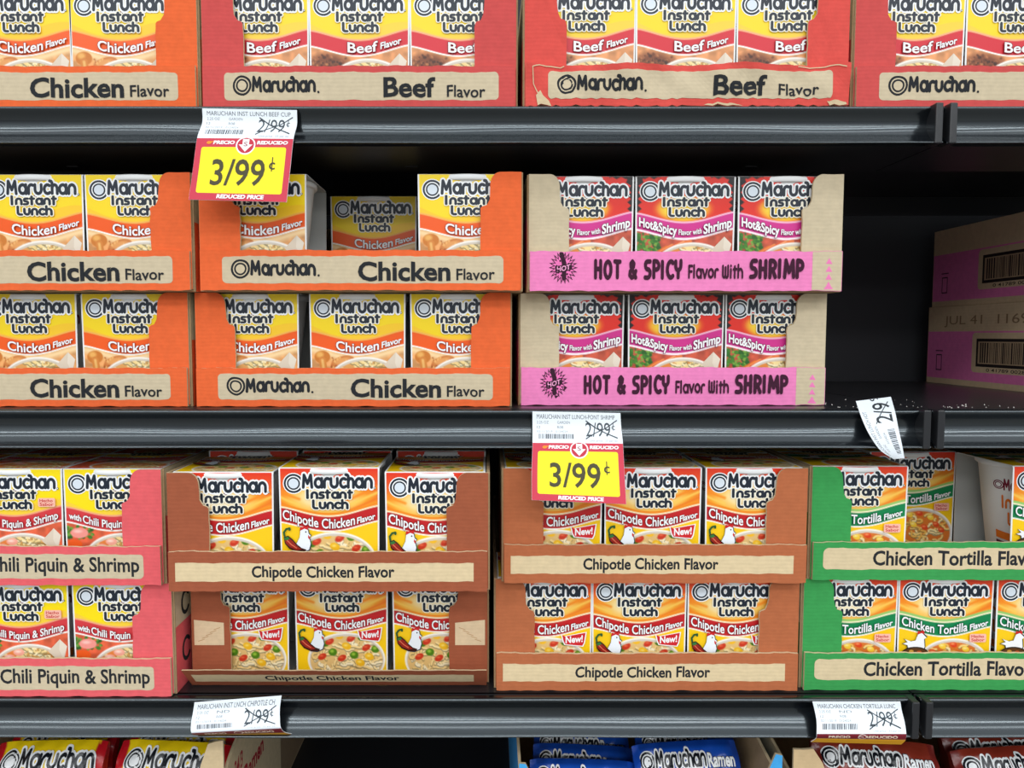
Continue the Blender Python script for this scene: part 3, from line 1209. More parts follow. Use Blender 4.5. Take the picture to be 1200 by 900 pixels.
# ------------------------------------------------------------------ setting
Z = {1: 1.35 + .2108, 2: 1.35 - .0700, 3: 1.35 - .3510, 4: 1.35 - .6000}
JOINT = 0.4185
BACK_Y = 0.44

mb = MB()
mb.box((-3.0, -6.0, -.02), (3.5, 1.0, 0.0), (150, 148, 142))
fl = mb.build('floor', M['floor'])
tag(fl, None, None, kind='structure')
mb = MB()
for (x0, x1) in ((-2.40, JOINT - .001), (JOINT + .001, 2.60)):
    mb.box((x0, BACK_Y, 0.0), (x1, BACK_Y + .012, 2.1), (20, 21, 23))
bw = mb.build('wall_back', M['back'])
tag(bw, None, None, kind='structure')

# slotted upright between the two bays
mb = MB()
ux = JOINT
mb.box((ux - .014, BACK_Y - .022, 0), (ux - .005, BACK_Y - .0005, 2.1), (22, 23, 25))
mb.box((ux + .005, BACK_Y - .022, 0), (ux + .014, BACK_Y - .0005, 2.1), (22, 23, 25))
for k in range(40):
    mb.box((ux - .005, BACK_Y - .0215, .05 + k * .05), (ux + .005, BACK_Y - .0005, .05 + k * .05 + .028), (22, 23, 25))
up = mb.build('shelf_upright', M['deck'])
tag(up, 'black slotted steel upright on the back panel beside the empty shelf space', 'shelf upright')

RAIL_Y = -0.0175


def rail_profile():
    """closed outline (y, z) of the price channel, front side first, from the top bead down"""
    front_ = [(.004, -.0006), (-.001, 0.0), (-.0034, -.0010), (-.0040, -.0026), (-.0030, -.0042),
              (-.0008, -.0066), (.0012, -.0095), (.0024, -.0125), (.0029, -.0155), (.0028, -.0185), (.0019, -.0218),
              (.0002, -.0250), (-.0022, -.0280), (-.0052, -.0308), (-.0084, -.0332), (-.0102, -.0344), (-.0104, -.0354), (-.0092, -.0358)]
    back_ = [(-.0070, -.0346), (-.0020, -.0310), (.0022, -.0260), (.0044, -.0200), (.0050, -.0140), (.0048, -.0080), (.0044, -.0034)]
    return front_ + back_


def make_shelf(level, x0, x1, label):
    z = Z[level]
    t = thing('shelf', label, 'shelf', ((x0 + x1) / 2, 0, z), (0, 0, 0), 'black gondola shelves')
    hw = (x1 - x0) / 2
    mb = MB()
    mb.box((-hw + .001, RAIL_Y + .006, -.003), (hw - .001, BACK_Y - .023, -.0002), (20, 21, 23))
    # turned-down front and rear flanges and the stiffening channel below
    mb.box((-hw + .001, RAIL_Y + .0065, -.0345), (hw - .001, RAIL_Y + .009, -.0002), (20, 21, 23))
    mb.box((-hw + .001, RAIL_Y + .009, -.0345), (hw - .001, .092, -.0330), (20, 21, 23))
    mb.box((-hw + .001, .092, -.0345), (hw - .001, .094, -.003), (20, 21, 23))
    for q in range(4):
        xs = -hw + hw * (.3 + .5 * q)
        mb.box((xs - .006, .070, -.0352), (xs + .006, .078, -.0345), (20, 21, 23))
    mb.box((-hw + .001, BACK_Y - .026, -.030), (hw - .001, BACK_Y - .0235, -.003), (20, 21, 23))
    mb.build('deck', M['deck'], t)
    mb = MB()
    pr = rail_profile()
    n = 60
    row = []
    for i in range(n + 1):
        x = -hw + .002 + (2 * hw - .004) * i / n
        bow = .0004 * math.sin(i * .8 + level) + .0003 * math.sin(i * .33 + level * 2)
        row.append([(x, RAIL_Y + a + bow * (1 if b_ < -.02 else .3), b_) for a, b_ in pr + pr[:1]])
    mb.grid(row, col=(22, 26, 30), flip=True)
    for i in (0, -1):
        mb.add(row[i][:-1], [tuple(range(len(pr)))], (22, 26, 30))
    rl = mb.build('price_rail', M['rail'], t, True)
    for s in (-1, 1):
        mb = MB()
        xx = s * (hw - .0065)
        mb.box((xx - .0035, RAIL_Y - .0118, -.0364), (xx + .0035, RAIL_Y + .0045, .0004), (18, 20, 23))
        o = mb.build('end_cap', M['deck'], rl)
        bv = o.modifiers.new('edge', 'BEVEL')
        bv.width = .0012
        bv.segments = 2
    return t


names = {1: 'top', 2: 'middle', 3: 'lower', 4: 'bottom'}
what = {1: 'black shelf holding the orange and red trays along the picture top',
        2: 'black shelf holding the orange trays and kraft hot and spicy trays',
        3: 'black shelf holding the salmon pink, brown and green trays',
        4: 'dark bottom shelf under the ramen cartons'}
what_r = {1: 'short right-hand black shelf continuing past the joint in the top right corner',
          2: 'short right-hand black shelf under the two closed pink and kraft trays',
          3: 'short right-hand black shelf section below the green trays',
          4: 'dark bottom shelf section in the lower right corner'}
for lv in (1, 2, 3, 4):
    make_shelf(lv, -1.00, JOINT, what[lv])
    make_shelf(lv, JOINT, 1.80, what_r[lv])

# ------------------------------------------------------------------ trays and their cups
CUPGAP = 0.0104
PLACE = ('left', 'middle', 'right')
POS = {3: ('leftmost', 'middle', 'rightmost')}


def tray_with_cups(kind, pl, pr, depth, level, tier, label, short, group, cups, back=(), w=None, **kw):
    """pl, pr: outer edge columns in the photo; depth: distance in front of the eye;
    cups: list of (column of the sleeve's middle, flavour word, options)"""
    Y = depth - 0.716
    z = Z[level] + tier * TRAY_H
    zc = z + TRAY_H / 2 - .03
    if pl is None:
        xr = atz(pr, Y, zc)
        xl = xr - w
    elif pr is None:
        xl = atz(pl, Y, zc)
        xr = xl + w
    else:
        xl, xr = atz(pl, Y, zc), atz(pr, Y, zc)
    make_tray(kind, xl, xr, Y, z, label, group, **kw)
    k = kind.replace('_new', '')
    cw = CUP_W[k]
    for i, cdef in enumerate(cups):
        if cdef is None:
            continue
        px, lb = cdef[0], cdef[1]
        opt = cdef[2] if len(cdef) > 2 else {}
        yy = Y + CUPGAP + opt.get('dy', 0.0)
        x = atz(px, yy, z + .08)
        x = max(xl + TH + cw / 2 + .0004, min(xr - TH - cw / 2 - .0004, x))
        make_cup(opt.get('kind', kind), (x, yy, z + TH + .0003 + opt.get('dz', 0)), lb, short, opt.get('rz', 0.0), opt.get('tilt', 0.0))


def three(pxs, desc, opts=None):
    o = opts or {}
    return [(p, desc.replace('#', PLACE[i]), o.get(i, {})) for i, p in enumerate(pxs)]


G_OR, G_RE = 'orange chicken display trays', 'red beef display trays'
R = tray_with_cups
# --- top shelf
R('chicken', None, 232, .703, 1, 0, 'orange chicken tray in the top left corner of the picture', 'chicken cups', G_OR,
  three((-94, 24, 141), '# chicken cup in the orange tray in the top left corner'), w=.308, seed=1)
R('beef', 234, 607, .703, 1, 0, 'smooth red beef tray directly above the upper yellow price tag', 'beef cups', G_RE,
  three((303, 421, 539), '# beef cup in the red tray above the upper yellow price tag'), seed=2)
R('beef', 613, 998, .700, 1, 0, 'crumpled red beef tray with a dented lip, above the kraft trays', 'beef cups', G_RE,
  three((686, 804, 923), '# beef cup in the crumpled red tray on the top shelf', {1: {'rz': .02}, 2: {'rz': -.03}}), crumple=1.0, seed=3, col=(220, 82, 74))
R('beef', 1001, None, .703, 1, 0, 'red beef tray cut off by the top right corner of the picture', 'beef cups', G_RE,
  three((1072, 1191, 1310), '# beef cup in the red tray in the top right corner'), w=.308, seed=4)
# --- middle shelf
R('chicken', None, 222, .722, 2, 0, 'lower of two stacked orange chicken trays at the left picture edge', 'chicken cups', G_OR,
  three((-84, 34, 152), '# chicken cup in the lower orange tray at the left edge'), w=.308, seed=5)
R('chicken', 227, 600, .722, 2, 0, 'orange chicken tray, full, under the orange tray missing a cup', 'chicken cups', G_OR,
  three((294, 419, 537), '# chicken cup in the full orange tray under the gappy one'), seed=6)
R('chicken', None, 225, .706, 2, 1, 'upper of two stacked orange chicken trays at the left picture edge', 'chicken cups', G_OR,
  three((-78, 40, 158), '# chicken cup in the upper orange tray at the left edge'), w=.308, seed=7)
R('chicken', 231, 613, .704, 2, 1, 'orange chicken tray with a cup missing, behind the upper yellow price tag', 'chicken cups', G_OR,
  [(301, 'chicken cup half hidden by the upper yellow price tag', {}),
   (438, 'chicken cup standing back in the gap of the orange tray', {'dy': .112}),
   (548, 'chicken cup right of the gap in the orange tray', {})], seed=8)
G_HS = 'kraft hot and spicy shrimp display trays'
R('hot', 608, 970, .736, 2, 0, 'lower kraft tray with a pink hot and spicy strip', 'hot and spicy cups', G_HS,
  three((675, 792, 908), '# red shrimp cup in the lower kraft tray'), seed=9)
R('hot', 618, 990, .714, 2, 1, 'upper kraft tray with a pink hot and spicy strip', 'hot and spicy cups', G_HS,
  three((684, 803, 924), '# red shrimp cup in the upper kraft tray'), seed=10)
# --- lower shelf
G_CP, G_SP, G_GR = 'brown chipotle display trays', 'salmon pink chili shrimp display trays', 'green tortilla display trays'
R('chili', None, 203, .698, 3, 0, 'lower salmon pink tray, right on the price rail', 'chili shrimp cups', G_SP,
  three((-93, 24, 142), '# yellow shrimp cup in the lower salmon pink tray'), w=.308, seed=11)
R('chipotle_new', 222, 573, .722, 3, 0, 'brown chipotle tray with its front lip bent down', 'chipotle cups', G_CP,
  three((283, 400, 516), '# chipotle cup in the brown tray with the bent lip'), seed=12, fold=math.radians(44), patch=True)
R('chipotle_new', 579, 938, .710, 3, 0, 'lower light brown chipotle tray left of the green trays', 'chipotle cups', G_CP,
  three((636, 749, 861), '# chipotle cup in the lower light brown tray'), seed=13, col=(182, 104, 66))
R('tortilla', 940, None, .711, 3, 0, 'lower green tortilla tray, full of cups', 'tortilla cups', G_GR,
  three((994, 1108, 1223), '# tortilla cup in the lower green tray'), w=.308, seed=14)


def back_row(pxs, desc, dy=.0905, dz=0.0):
    return [(p, desc.replace('#', PLACE[i]), {'dy': dy, 'dz': dz}) for i, p in enumerate(pxs)]


def vpx(p, depth, dy=.0905):
    """column at which the sleeve right behind shows"""
    d = depth + .01
    return CX + (p - CX) * d / (d + dy)


for (kind, pl, pr, dep, lab, short, grp, pxs, dsc, kw) in (
        ('chili', None, 191, .693, 'upper salmon pink tray, left of the dark brown tray', 'chili shrimp cups', G_SP,
         (-102, 16, 133), '# yellow shrimp cup in the upper salmon pink tray', dict(w=.308, seed=15)),
        ('chipotle', 194, 574, .676, 'upper dark brown chipotle tray jutting out over the bent lip', 'chipotle cups', G_CP,
         (262, 386, 510), '# chipotle cup in the upper dark brown tray', dict(seed=16)),
        ('chipotle_new', 588, 948, .699, 'upper light brown chipotle tray behind the lower yellow price tag', 'chipotle cups', G_CP,
         (646, 765, 891), '# chipotle cup in the upper light brown tray', dict(seed=17, col=(182, 104, 66)))):
    cups = three(pxs, dsc, {1: {"dz": .004}} if kind == "chipotle" else None)
    cups += back_row([vpx(p, dep) for p in pxs], dsc.replace('cup', 'cup of the back row'), dz=.006 if kind == 'chipotle' else 0.0)
    R(kind, pl, pr, dep, 3, 1, lab, short, grp, cups, **kw)
R('tortilla', 950, None, .708, 3, 1, 'upper green tortilla tray with a cup missing from its front row', 'tortilla cups', G_GR,
  [(1001, 'tortilla cup left of the gap in the upper green tray'),
   (1242, 'tortilla cup cut by the right edge in the upper green tray'),
   (1069, 'tortilla cup standing back in the gap of the upper green tray', {'dy': .0905}),
   (957, 'tortilla cup behind the left front cup of the upper green tray', {'dy': .0905})], w=.308, seed=18)


# --- the two closed trays seen from their left side
def hot_side(ink):
    def f(SP):
        k2 = (206, 184, 148)
        SP.rrect(104, 38, 300, 92, 6, k2)
        SP.rect(113, 46, 253, 84, (34, 26, 26))
        SP.rect(117, 50, 249, 80, (176, 152, 120))
        r = random.Random(5)
        u = 121
        first = True
        while u < 245:
            w_ = r.choice((1.2, 1.8, 2.8))
            SP.rect(u, 51.5, u + w_, 78.5, (44, 34, 32), not first)
            first = False
            u += w_ + r.choice((1.2, 1.6, 2.4))
        SP.font('0 41789 00282 8', 135, 90, 4.2, (50, 40, 38), 90, .01, same=True)
        SP.line([(24, 70), (24, 92), (36, 92), (36, 70), (24, 70)], 1.6, (60, 40, 50))
        SP.line([(22, 64), (38, 64)], 1.4, (60, 40, 50), True)
        if ink:
            SP.font('JUL 41  1169', 40, 26, 12, (140, 116, 88), 170, .0)
    return f


xb = atz(1087, BACK_Y - .040, 1.33)
for tier, (lab, ink) in enumerate((('lower closed kraft and pink tray seen from its side at the right edge', True),
                                   ('upper closed kraft and pink tray seen from its side at the right edge', False))):
    make_tray('hot', xb + .004 * tier, xb + .308 + .004 * tier, BACK_Y - .040 - TRAY_D, Z[2] + tier * TRAY_H, lab, G_HS, seed=20 + tier, side_print=hot_side(ink))
    for i in range(3):
        make_cup('hot', (xb + .004 * tier + .056 + i * .0985, BACK_Y - .040 - TRAY_D + CUPGAP, Z[2] + tier * TRAY_H + TH + .0003),
                 ('%s red shrimp cup in the %s closed tray beyond the right edge' % (PLACE[i], ('lower', 'upper')[tier])), 'hot and spicy cups')

# ------------------------------------------------------------------ price tags
TAG_W, TAG_RED, TAG_YEL, TAG_INK = (236, 243, 250), (206, 56, 78), (255, 236, 32), (70, 66, 40)
SCRAWL = (52, 62, 70)


def tag_art(title, full, line2='2.25 OZ', col2='GARDEN'):
    """units: 104 wide; white slip 0..35, red sign 35..106"""
    P = Print()
    g = (112, 120, 128)
    P.font(title, 5, 8, 5.0, (84, 92, 100), 92, .0)
    P.font(line2, 5, 13.5, 3.0, g, 14, .0, same=True)
    P.font(col2, 29, 13.5, 3.0, g, 15, .0, same=True)
    P.font('12', 5, 19, 3.0, g, 4, .0, same=True)
    P.font('R08', 29, 19, 3.0, g, 7, .0, same=True)
    P.font('02/11/2019   0124024', 5, 24, 2.6, (150, 156, 162), 36, .0, same=True)
    r = random.Random(len(title))
    u = 7
    while u < 47:
        w_ = r.choice((.5, .8, 1.2))
        P.rect(u, 25.8, u + w_, 31.2, (60, 68, 78), True)
        u += w_ + r.choice((.5, .7, 1.0))
    P.font('2/99', 62, 28.5, 16.5, (64, 74, 82), 29, .0)
    P.font('c', 92.5, 20, 7, (64, 74, 82), 4, .0, same=True)
    P.line([(94.5, 11.5), (94.5, 21)], .7, (64, 74, 82), True)
    P.line([(63, 10), (74, 18), (86, 25), (98, 30)], 1.3, SCRAWL)
    P.line([(62, 31), (74, 24), (86, 18), (99, 9)], 1.1, SCRAWL, True)
    P.font('Unit price  .33 per oz', 66, 33.6, 1.8, (170, 176, 182), 32, .0, same=True)
    if full:
        P.rect(0, 35, 104, 106, TAG_RED)
        P.rrect(6.5, 46, 97.5, 97.5, 2.5, TAG_YEL)
        P.disc(53.5, 43.5, 10.5, WHITE)
        P.disc(53.5, 43.5, 9, (196, 44, 66))
        P.poly([(50, 36), (50, 43), (46, 43), (53.5, 51), (61, 43), (57, 43), (57, 36)], WHITE)
        P.font('S', 51.5, 45, 5, (150, 60, 76), 4, .01)
        P.disc(14, 41, 2.6, (244, 150, 40), 1.8)
        P.poly([(13, 39), (19, 39.5), (19, 40.5), (13, 40.5)], (244, 150, 40), True)
        P.font('PRECIO', 18.5, 42.6, 3.9, WHITE, 23, .05, same=True, slant=.12)
        P.font('REDUCIDO', 65.5, 42.6, 3.9, WHITE, 33, .05, same=True, slant=.12)
        P.font('3/99', 20, 87.5, 28, TAG_INK, 57, .012)
        P.font('c', 81, 69, 10.5, TAG_INK, 6.5, .012, same=True)
        P.line([(84.2, 56.8), (84.2, 71)], 1.1, TAG_INK, True)
        P.font('REDUCED PRICE', 29, 103.5, 4.2, WHITE, 50, .05, slant=.12)
    return P


def tag_object(name, P, rows, vs_, label, group, fallback=TAG_W, wu=104.0, extra=None, th=.0003, turn=False):
    """rows: (left point, right point) for each height in vs_; smooth in between"""
    n = 40
    v0, v1 = vs_[0], vs_[-1]

    def interp(v):
        for i in range(len(vs_) - 1):
            if v <= vs_[i + 1] or i == len(vs_) - 2:
                break
        t = (v - vs_[i]) / (vs_[i + 1] - vs_[i])

        def cr(k):
            p1, p2 = rows[i][k], rows[i + 1][k]
            p0 = rows[i - 1][k] if i > 0 else p1 * 2 - p2
            p3 = rows[i + 2][k] if i + 2 < len(rows) else p2 * 2 - p1
            return 0.5 * ((2 * p1) + (p2 - p0) * t + (2 * p0 - 5 * p1 + 4 * p2 - p3) * t * t + (3 * p1 - p0 - 3 * p2 + p3) * t ** 3)
        return cr(0), cr(1)

    def base(u, v):
        a, b_ = interp(v)
        return a.lerp(b_, u / wu)

    def mp(u, v, h):
        p = base(u, v)
        du = base(min(wu, u + 1), v) - base(max(0, u - 1), v)
        dv = base(u, min(v1, v + 1)) - base(u, max(v0, v - 1))
        nrm = dv.cross(du)          # u right, v down: towards the aisle
        nrm.normalize()
        return p + nrm * (h + .0001)
    mb = MB()
    us = [wu * i / 10 for i in range(11)]
    vv = [v0 + (v1 - v0) * j / n for j in range(n + 1)]
    mb.grid([[mp(u, v, 0) for u in us] for v in vv], col=fallback)
    mb.grid([[mp(u, v, -th) for u in us] for v in vv], col=(228, 228, 224), flip=True)
    for u0, fl_ in ((0, True), (wu, False)):
        mb.grid([[mp(u0, v, 0), mp(u0, v, -th)] for v in vv], col=(238, 238, 236), flip=fl_)
    for v_, fl_ in ((v0, True), (v1, False)):
        mb.grid([[mp(u, v_, 0) for u in us], [mp(u, v_, -th) for u in us]], col=(238, 238, 236), flip=fl_)
    P.emit(mb, mp, clip=(.2, v0 + .1, wu - .2, v1 - .1), eps=.00004, sv=2.5, su=20)
    o = mb.build(name, M['paper'])
    tag(o, label, 'price tag', group)
    return o


GT = 'price tags on the shelf rails'


def pt2(l, r, Yl, Yr=None):
    return (at(l[0], l[1], Yl), at(r[0], r[1], Yl if Yr is None else Yr))


tag_object('price_tag', tag_art('MARUCHAN INST LUNCH BEEF CUP', True),
           [pt2((237, 127), (348, 129), -.0235), pt2((237, 144), (348, 146), -.0235), pt2((231, 162), (344, 163), -.0300),
            pt2((226, 199), (340, 200), -.0385), pt2((221, 234), (336, 237), -.0450)],
           [0, 17, 35, 70, 106], 'upper yellow and red 3/99 price tag, hanging crooked from the top shelf rail', GT)
tag_object('price_tag', tag_art('MARUCHAN INST LUNCH-PONT SHRIMP', True),
           [pt2((624, 482), (727, 484), -.0235), pt2((624, 500), (728, 501), -.0240), pt2((624, 519), (730, 520), -.0300),
            pt2((623, 553), (732, 556), -.0420), pt2((623, 586), (734, 591), -.0510)],
           [0, 17, 35, 70, 106], 'lower yellow and red 3/99 price tag, below the kraft trays', GT)


def slip_art(title, l2, c2):
    P = tag_art(title, False, l2, c2)
    P.rect(0, 36, 104, 41, (120, 24, 40))
    P.font('PRECIO        REDUCIDO', 14, 39.8, 2.4, (240, 220, 200), 80, .03)
    P.disc(53, 38.6, 5, (236, 220, 210), 2.4)
    P.disc(53, 38.6, 4.2, (120, 24, 40), 1.9)
    P.rect(0, 41, 104, 47, (222, 160, 30))
    return P


tag_object('price_tag', slip_art('MARUCHAN INST LNCH CHIPOTLE CH', '2.25 OZ', 'ND'),
           [pt2((228, 823), (330, 815), -.0250), pt2((226, 836), (328, 830), -.0260), pt2((224, 848), (328, 842), -.0320),
            pt2((224, 858), (329, 852), -.0370), pt2((228, 861), (334, 858), -.0310), pt2((236, 860), (348, 861), -.0220)],
           [0, 12, 24, 35, 41, 47], 'white price slip under the brown tray with the bent lip, lower edge curling', GT)
tag_object('price_tag', slip_art('MARUCHAN CHICKEN TORTILLA LUNC', '2.25 OZ', 'ND'),
           [pt2((952, 822), (1055, 822), -.0240), pt2((955, 834), (1057, 834), -.0245), pt2((957, 846), (1060, 846), -.0310),
            pt2((957, 860), (1062, 860), -.0370), pt2((956, 865), (1061, 867), -.0350), pt2((950, 869), (1056, 872), -.0300)],
           [0, 12, 24, 36, 41.5, 47], 'white price slip with a burgundy lower strip, under the green trays', GT)

# the crooked slip hanging beside the empty space, turned on its side
P5 = Print()
P5.font('MARUCHAN INST LUNCH HOT', 8, 7, 4.2, (120, 126, 132), 60, 0)
P5.font('2.25 OZ', 14, 13, 3.0, (130, 136, 142), 12, 0, same=True)
P5.font('GARDEN', 34, 13, 3.0, (130, 136, 142), 15, 0, same=True)
P5.font('0124024', 26, 20, 3.0, (130, 136, 142), 14, 0, same=True)
_r = random.Random(3)
_u = 8
while _u < 44:
    _w = _r.choice((.6, .9, 1.3))
    P5.rect(_u, 24, _u + _w, 33, (60, 68, 78), True)
    _u += _w + _r.choice((.6, .8, 1.1))
P5.font('2/9', 52, 33.5, 18, (44, 50, 56), 26, .006)
P5.font('9', 81, 24, 9, (44, 50, 56), 7, .004, same=True)
P5.line([(52, 14), (66, 24), (78, 33)], 1.0, SCRAWL)
# turned so that it reads upwards; the lower end narrows where the paper curls away
P5.L = [(lv, [[(v, 84 - u) for u, v in p] for p in polys], col, t_) for lv, polys, col, t_ in P5.L]
tag_object('price_tag', P5,
           [(at(1003, 470, -.0200), at(1044, 465, -.0255)),
            (at(1009, 488, -.0225), at(1049, 483, -.0262)),
            (at(1018, 508, -.0270), at(1053, 503, -.0300)),
            (at(1031, 527, -.0300), at(1057, 521, -.0360)),
            (at(1047, 538, -.0330), at(1060, 537, -.0390))],
           [0, 21, 42, 63, 84], 'crooked white price slip turned sideways beside the empty shelf space', GT, wu=38.0)

# ------------------------------------------------------------------ crumbs on the bare shelf
mb = MB()
rc = random.Random(9)
for i in range(46):
    x = rc.uniform(atz(985, -.005, Z[2]), atz(1215, -.005, Z[2]))
    y = rc.uniform(-.004, .09) if i % 3 else rc.uniform(.0, .03)
    if x > xb - .004 and y > .01:
        continue
    s = rc.uniform(.0003, .0009)
    z0 = Z[2] - .0002
    a = rc.random() * 6.28
    q = [(x + s * math.cos(a + k * 2.1), y + s * math.sin(a + k * 2.1), z0) for k in range(3)] + [(x, y, z0 + s * 1.1)]
    mb.add(q, [(0, 2, 1), (0, 1, 3), (1, 2, 3), (2, 0, 3)], (225, 222, 215))
cr = mb.build('crumbs', M['crumb'])
tag(cr, 'white noodle crumbs scattered on the bare black shelf', 'crumbs', kind='stuff')


# ------------------------------------------------------------------ ramen packs and their cartons
def pack_mesh(kind):
    W, H, T = .136, .108, .028
    base = {'chicken': (250, 214, 20), 'soy': (24, 82, 190), 'pork': (142, 50, 34)}[kind]
    end = {'chicken': (196, 24, 36), 'soy': (24, 74, 176), 'pork': (120, 36, 30)}[kind]
    alt = {'chicken': (250, 214, 20), 'soy': (240, 214, 40), 'pork': (190, 66, 40)}[kind]
    nu, nv = 56, 26
    r = np.random.RandomState({'chicken': 1, 'soy': 2, 'pork': 3}[kind])
    ph = r.rand(8) * 6.28

    def thick(u, v):
        a = max(0.0, 1 - abs(u) ** 3.2)
        b_ = max(0.0, 1 - abs(v) ** 3.0)
        return T / 2 * (a ** .55) * (b_ ** .5)

    def wr(u, v):
        e = abs(u) ** 2
        return .0016 * e * math.sin(v * 9 + ph[0] + u * 3) + .0011 * math.sin(u * 9 + ph[1] + v * 4) * (1 - e * .5) + .0007 * math.sin(u * 17 - v * 13 + ph[2]) + .001 * math.sin(v * 5 + u * 6 + ph[3])

    def mp(uu, vv, h, side=1):
        u, v = uu * 2 - 1, 1 - vv * 2
        pinch = 1 - .07 * (1 - abs(u)) * 0 - .05 * abs(u) ** 6
        t_ = thick(u * .94, v * .985)
        y = -side * (t_ + h) + wr(u, v) * (1 if side > 0 else .6) - side * .0004
        return (u * W / 2, y, v * H / 2 * pinch)
    mb = MB()
    ul = [i / nu for i in range(nu + 1)]
    vl = [j / nv for j in range(nv + 1)]

    def colr(u, v):
        e = min(u, 1 - u)
        if e < .055:
            return end
        if kind == 'chicken' and e < .07 + .02 * math.sin(v * 7):
            return end
        if kind == 'soy' and v > .80 + .05 * math.sin(u * 6):
            return alt
        if kind == 'soy' and v < .06:
            return (18, 62, 150)
        if kind == 'pork' and v > .55 + .1 * math.sin(u * 5):
            return alt
        return base
    cg = np.array([[lin(colr(u, v))[:3] for u in ul] for v in vl])
    mb.grid([[mp(u, v, 0) for u in ul] for v in vl], cols=cg)
    mb.grid([[mp(u, v, 0, -1) for u in ul] for v in vl], cols=cg, flip=True)
    # close the rim between the two faces
    ring = [(i, 0) for i in range(nu)] + [(nu, j) for j in range(nv)] + [(i, nv) for i in range(nu, 0, -1)] + [(0, j) for j in range(nv, 0, -1)]
    ring.append(ring[0])
    mb.grid([[mp(ul[i], vl[j], 0, 1) for i, j in ring], [mp(ul[i], vl[j], 0, -1) for i, j in ring]], col=end)
    P = Print()
    ink, wh = (22, 26, 34), (244, 246, 248)
    if kind == 'chicken':
        P.disc(20, 17, 11, wh)
        P.disc(20, 17, 9.8, ink)
        P.disc(20, 17, 8, wh)
        P.disc(20, 17, 6.4, ink)
        P.disc(20, 17, 5, wh)
        P.strokes('Maruchan', 30, 24, 18.5, 82, .30, ink, outline=.36, slant=.10)
        P.font('Ramen', 34, 40, 13, ink, 56, .03, outline=.03)
        P.poly([(14, 50), (14, 60), (108, 64), (108, 54)], (190, 24, 36))
        P.font('Roast Chicken Flavor', 24, 60, 7, wh, 76, .02)
    else:
        emblem(P, 15, 15, 8.5, ink, wh)
        P.strokes('Maruchan', 23, 21, 15, 58, .30, ink, outline=.40, slant=.08)
        P.font('Ramen', 83, 21.5, 11, wh, 30, .03, outline=.03, oc=ink)
        P.font('Soy Sauce Flavor' if kind == 'soy' else 'Pork Flavor', 36, 32, 7.2, wh, 56 if kind == 'soy' else 44, .012)
        if kind == 'pork':
            P.rect(12, 44, 108, 46, (226, 120, 80))
    P.emit(mb, lambda u, v, h: mp(u / 120.0, v / 90.0, h + .0003), clip=(7, 2, 113, 88), su=3, sv=4, eps=.0001)
    return mb.mesh('ramen_pack', M['film'], True)


PACK = {k: pack_mesh(k) for k in ('chicken', 'soy', 'pork')}


def pack(kind, px, pytop, Y, lean, label, group, roll=0.0, yaw=0.0):
    """px: column of the pack's middle, pytop: row of its top edge; lean back from upright"""
    o = link('ramen_pack', PACK[kind])
    p = at(px, pytop, Y)
    H = .108
    o.rotation_euler = (-lean, roll, yaw)
    o.scale = ({'soy': .84, 'chicken': .9, 'pork': 1.0}[kind], 1, 1)
    o.location = (p.x, Y - math.sin(lean) * H / 2, p.z - math.cos(lean) * H / 2)
    tag(o, label, 'ramen pack', group)
    return o


GY, GB, GP = 'yellow ramen packs', 'blue soy sauce ramen packs', 'red-brown pork ramen packs'
pack('chicken', 66, 867, .090, .42, 'yellow ramen pack in front in the lower left corner', GY, roll=-.02)
pack('chicken', 206, 868, .094, .42, 'yellow ramen pack in front beside the torn kraft carton wall', GY, roll=.05)
pack('chicken', 80, 854, .138, .42, 'yellow ramen pack behind the front pack in the lower left corner', GY, roll=.01)
pack('chicken', 216, 853, .142, .42, 'yellow ramen pack behind the pack beside the torn carton', GY, roll=.04)

pack('soy', 680, 889, .072, .45, 'blue soy ramen pack lowest on the left of the blue carton', GB, roll=.03)
pack('soy', 680, 872, .116, .45, 'blue soy ramen pack second row, left half of the blue carton', GB, roll=.05)
pack('soy', 679, 853, .160, .45, 'blue soy ramen pack at the back on the left of the blue carton', GB, roll=.03)
pack('soy', 803, 868, .078, .45, 'blue soy ramen pack in front on the right of the blue carton', GB, roll=-.06)
pack('soy', 800, 852, .132, .45, 'blue soy ramen pack at the back on the right of the blue carton', GB, roll=0)

pack('pork', 1018, 867, .076, .45, 'red-brown pork ramen pack below the burgundy striped price slip', GP, roll=.05)
pack('pork', 1186, 874, .072, .45, 'red-brown pork ramen pack in front in the lower right corner', GP, roll=-.05)
pack('pork', 1172, 856, .116, .45, 'red-brown pork ramen pack second from the front, lower right', GP, roll=-.06)
pack('pork', 1160, 842, .160, .45, 'red-brown pork ramen pack at the back, lower right', GP, roll=.0)


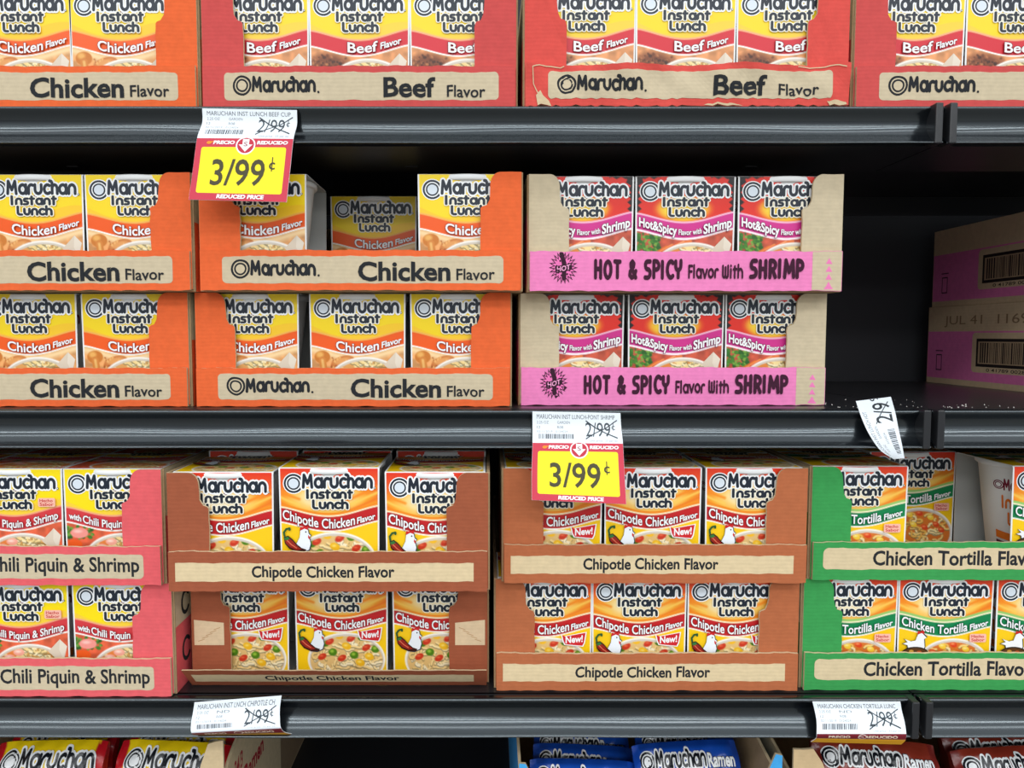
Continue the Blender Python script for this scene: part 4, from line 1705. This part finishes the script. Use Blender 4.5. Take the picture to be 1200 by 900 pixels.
def carton(xl, xr, Y0, depth, zb, hs, label, outside, flap, group, side_text=None, front_h=.05, corner=(.12, .12), reach=.12):
    """open case: floor, front, two torn side walls, back"""
    t = thing('ramen_carton', label, 'carton', ((xl + xr) / 2, Y0, zb), (0, 0, 0), group)
    w = (xr - xl) / 2
    th = .003
    mb = MB()
    mb.box((-w, 0, 0), (w, depth, th), KRAFT_IN)
    mb.box((-w + th, depth - th, th), (w - th, depth, hs), KRAFT_IN)
    mb.build('carton_floor', M['board'], t)
    r = random.Random(int(abs(xl) * 1000))
    for s in (-1, 1):
        mb = MB()
        pts = [(0, th), (depth, th), (depth, hs), (depth * .55, hs)]
        top = hs
        for k in range(8):
            u = depth * (.5 - k * .055)
            pts.append((u, hs - .001 - (k / 8.0) ** 2 * .012 + r.uniform(-.0012, .0012)))
        pts += [(.012, hs - .016), (0, hs - .026)]

        def mp(u, v, d, s=s):
            return (s * (w - d), u, v)
        q = pts if s > 0 else pts[::-1]
        mb.extrude(q, mp, th, outside, KRAFT_EDGE, KRAFT_IN)
        if side_text and s > 0:
            SP = Print()
            side_text(SP)
            SP.emit(mb, lambda u, v, h: (w + h + .0001, u, v), eps=.00005)
        mb.build('side_wall', M['board'], t)
    mb = MB()
    pts = [(-w, th)]
    n = 40
    pts = [(-w, th), (w, th)]
    for k in range(n + 1):
        f = 1 - k / n
        u = -w + 2 * w * f
        e = min(f, 1 - f)
        cn = corner[0] if f < .5 else corner[1]
        v = front_h + (cn - front_h) * (1 - max(0, min(1, (e / reach - .35) / .65)) ** 1.5) + r.uniform(-.001, .001)
        pts.append((u, v))
    mb.extrude(pts, lambda u, v, d: (u, -.0005 + d - th, v), th, flap, KRAFT_EDGE, KRAFT_IN)
    mb.build('front_wall', M['board'], t)
    return t


def red_marks(SP):
    red = (176, 44, 52)
    # v here is plain height: draw the digits flipped so that they read upright
    Q = Print()
    Q.font('24/3', 18, 0, 17, red, 27, .02, slant=.1)
    Q.font('Ramen', 50, 26, 20, red, 70, .03)
    for lv, polys, col, _t in Q.L:
        SP.put([[(a * .001 + .008, .128 - b_ * .001) for a, b_ in p] for p in polys], col)


CB = Z[4] + .0003
GC = 'ramen cartons on the bottom shelf'
def zl(px, py, Y):
    return at(px, py, Y).z - CB


carton(atz(-92, .02, 1.0), atz(264, .02, .95), .016, .20, CB, .172, 'torn kraft carton holding the yellow ramen packs', (214, 190, 150), (218, 194, 154), GC, red_marks, .095, (.12, zl(245, 866, .016)))
carton(atz(-60, .25, 1.0), atz(330, .24, .95), .226, .185, CB, .168, 'kraft carton behind the torn carton of yellow packs', (150, 124, 94), (180, 150, 112), GC, red_marks, .06)
carton(atz(608, .0, .95), atz(914, .0, .95), -.004, .40, CB, .176, 'light blue and kraft carton holding the blue ramen packs', (60, 150, 220), (70, 168, 232), GC, None, .095, (zl(620, 892, -.004), zl(905, 882, -.004)), .09)
carton(atz(928, .0, .95), atz(928, .0, .95) + .39, -.002, .40, CB, .176, 'kraft carton holding the red-brown pork ramen packs', (206, 178, 138), (212, 184, 142), GC, None, .095, (zl(945, 876, -.002), .12), .14)
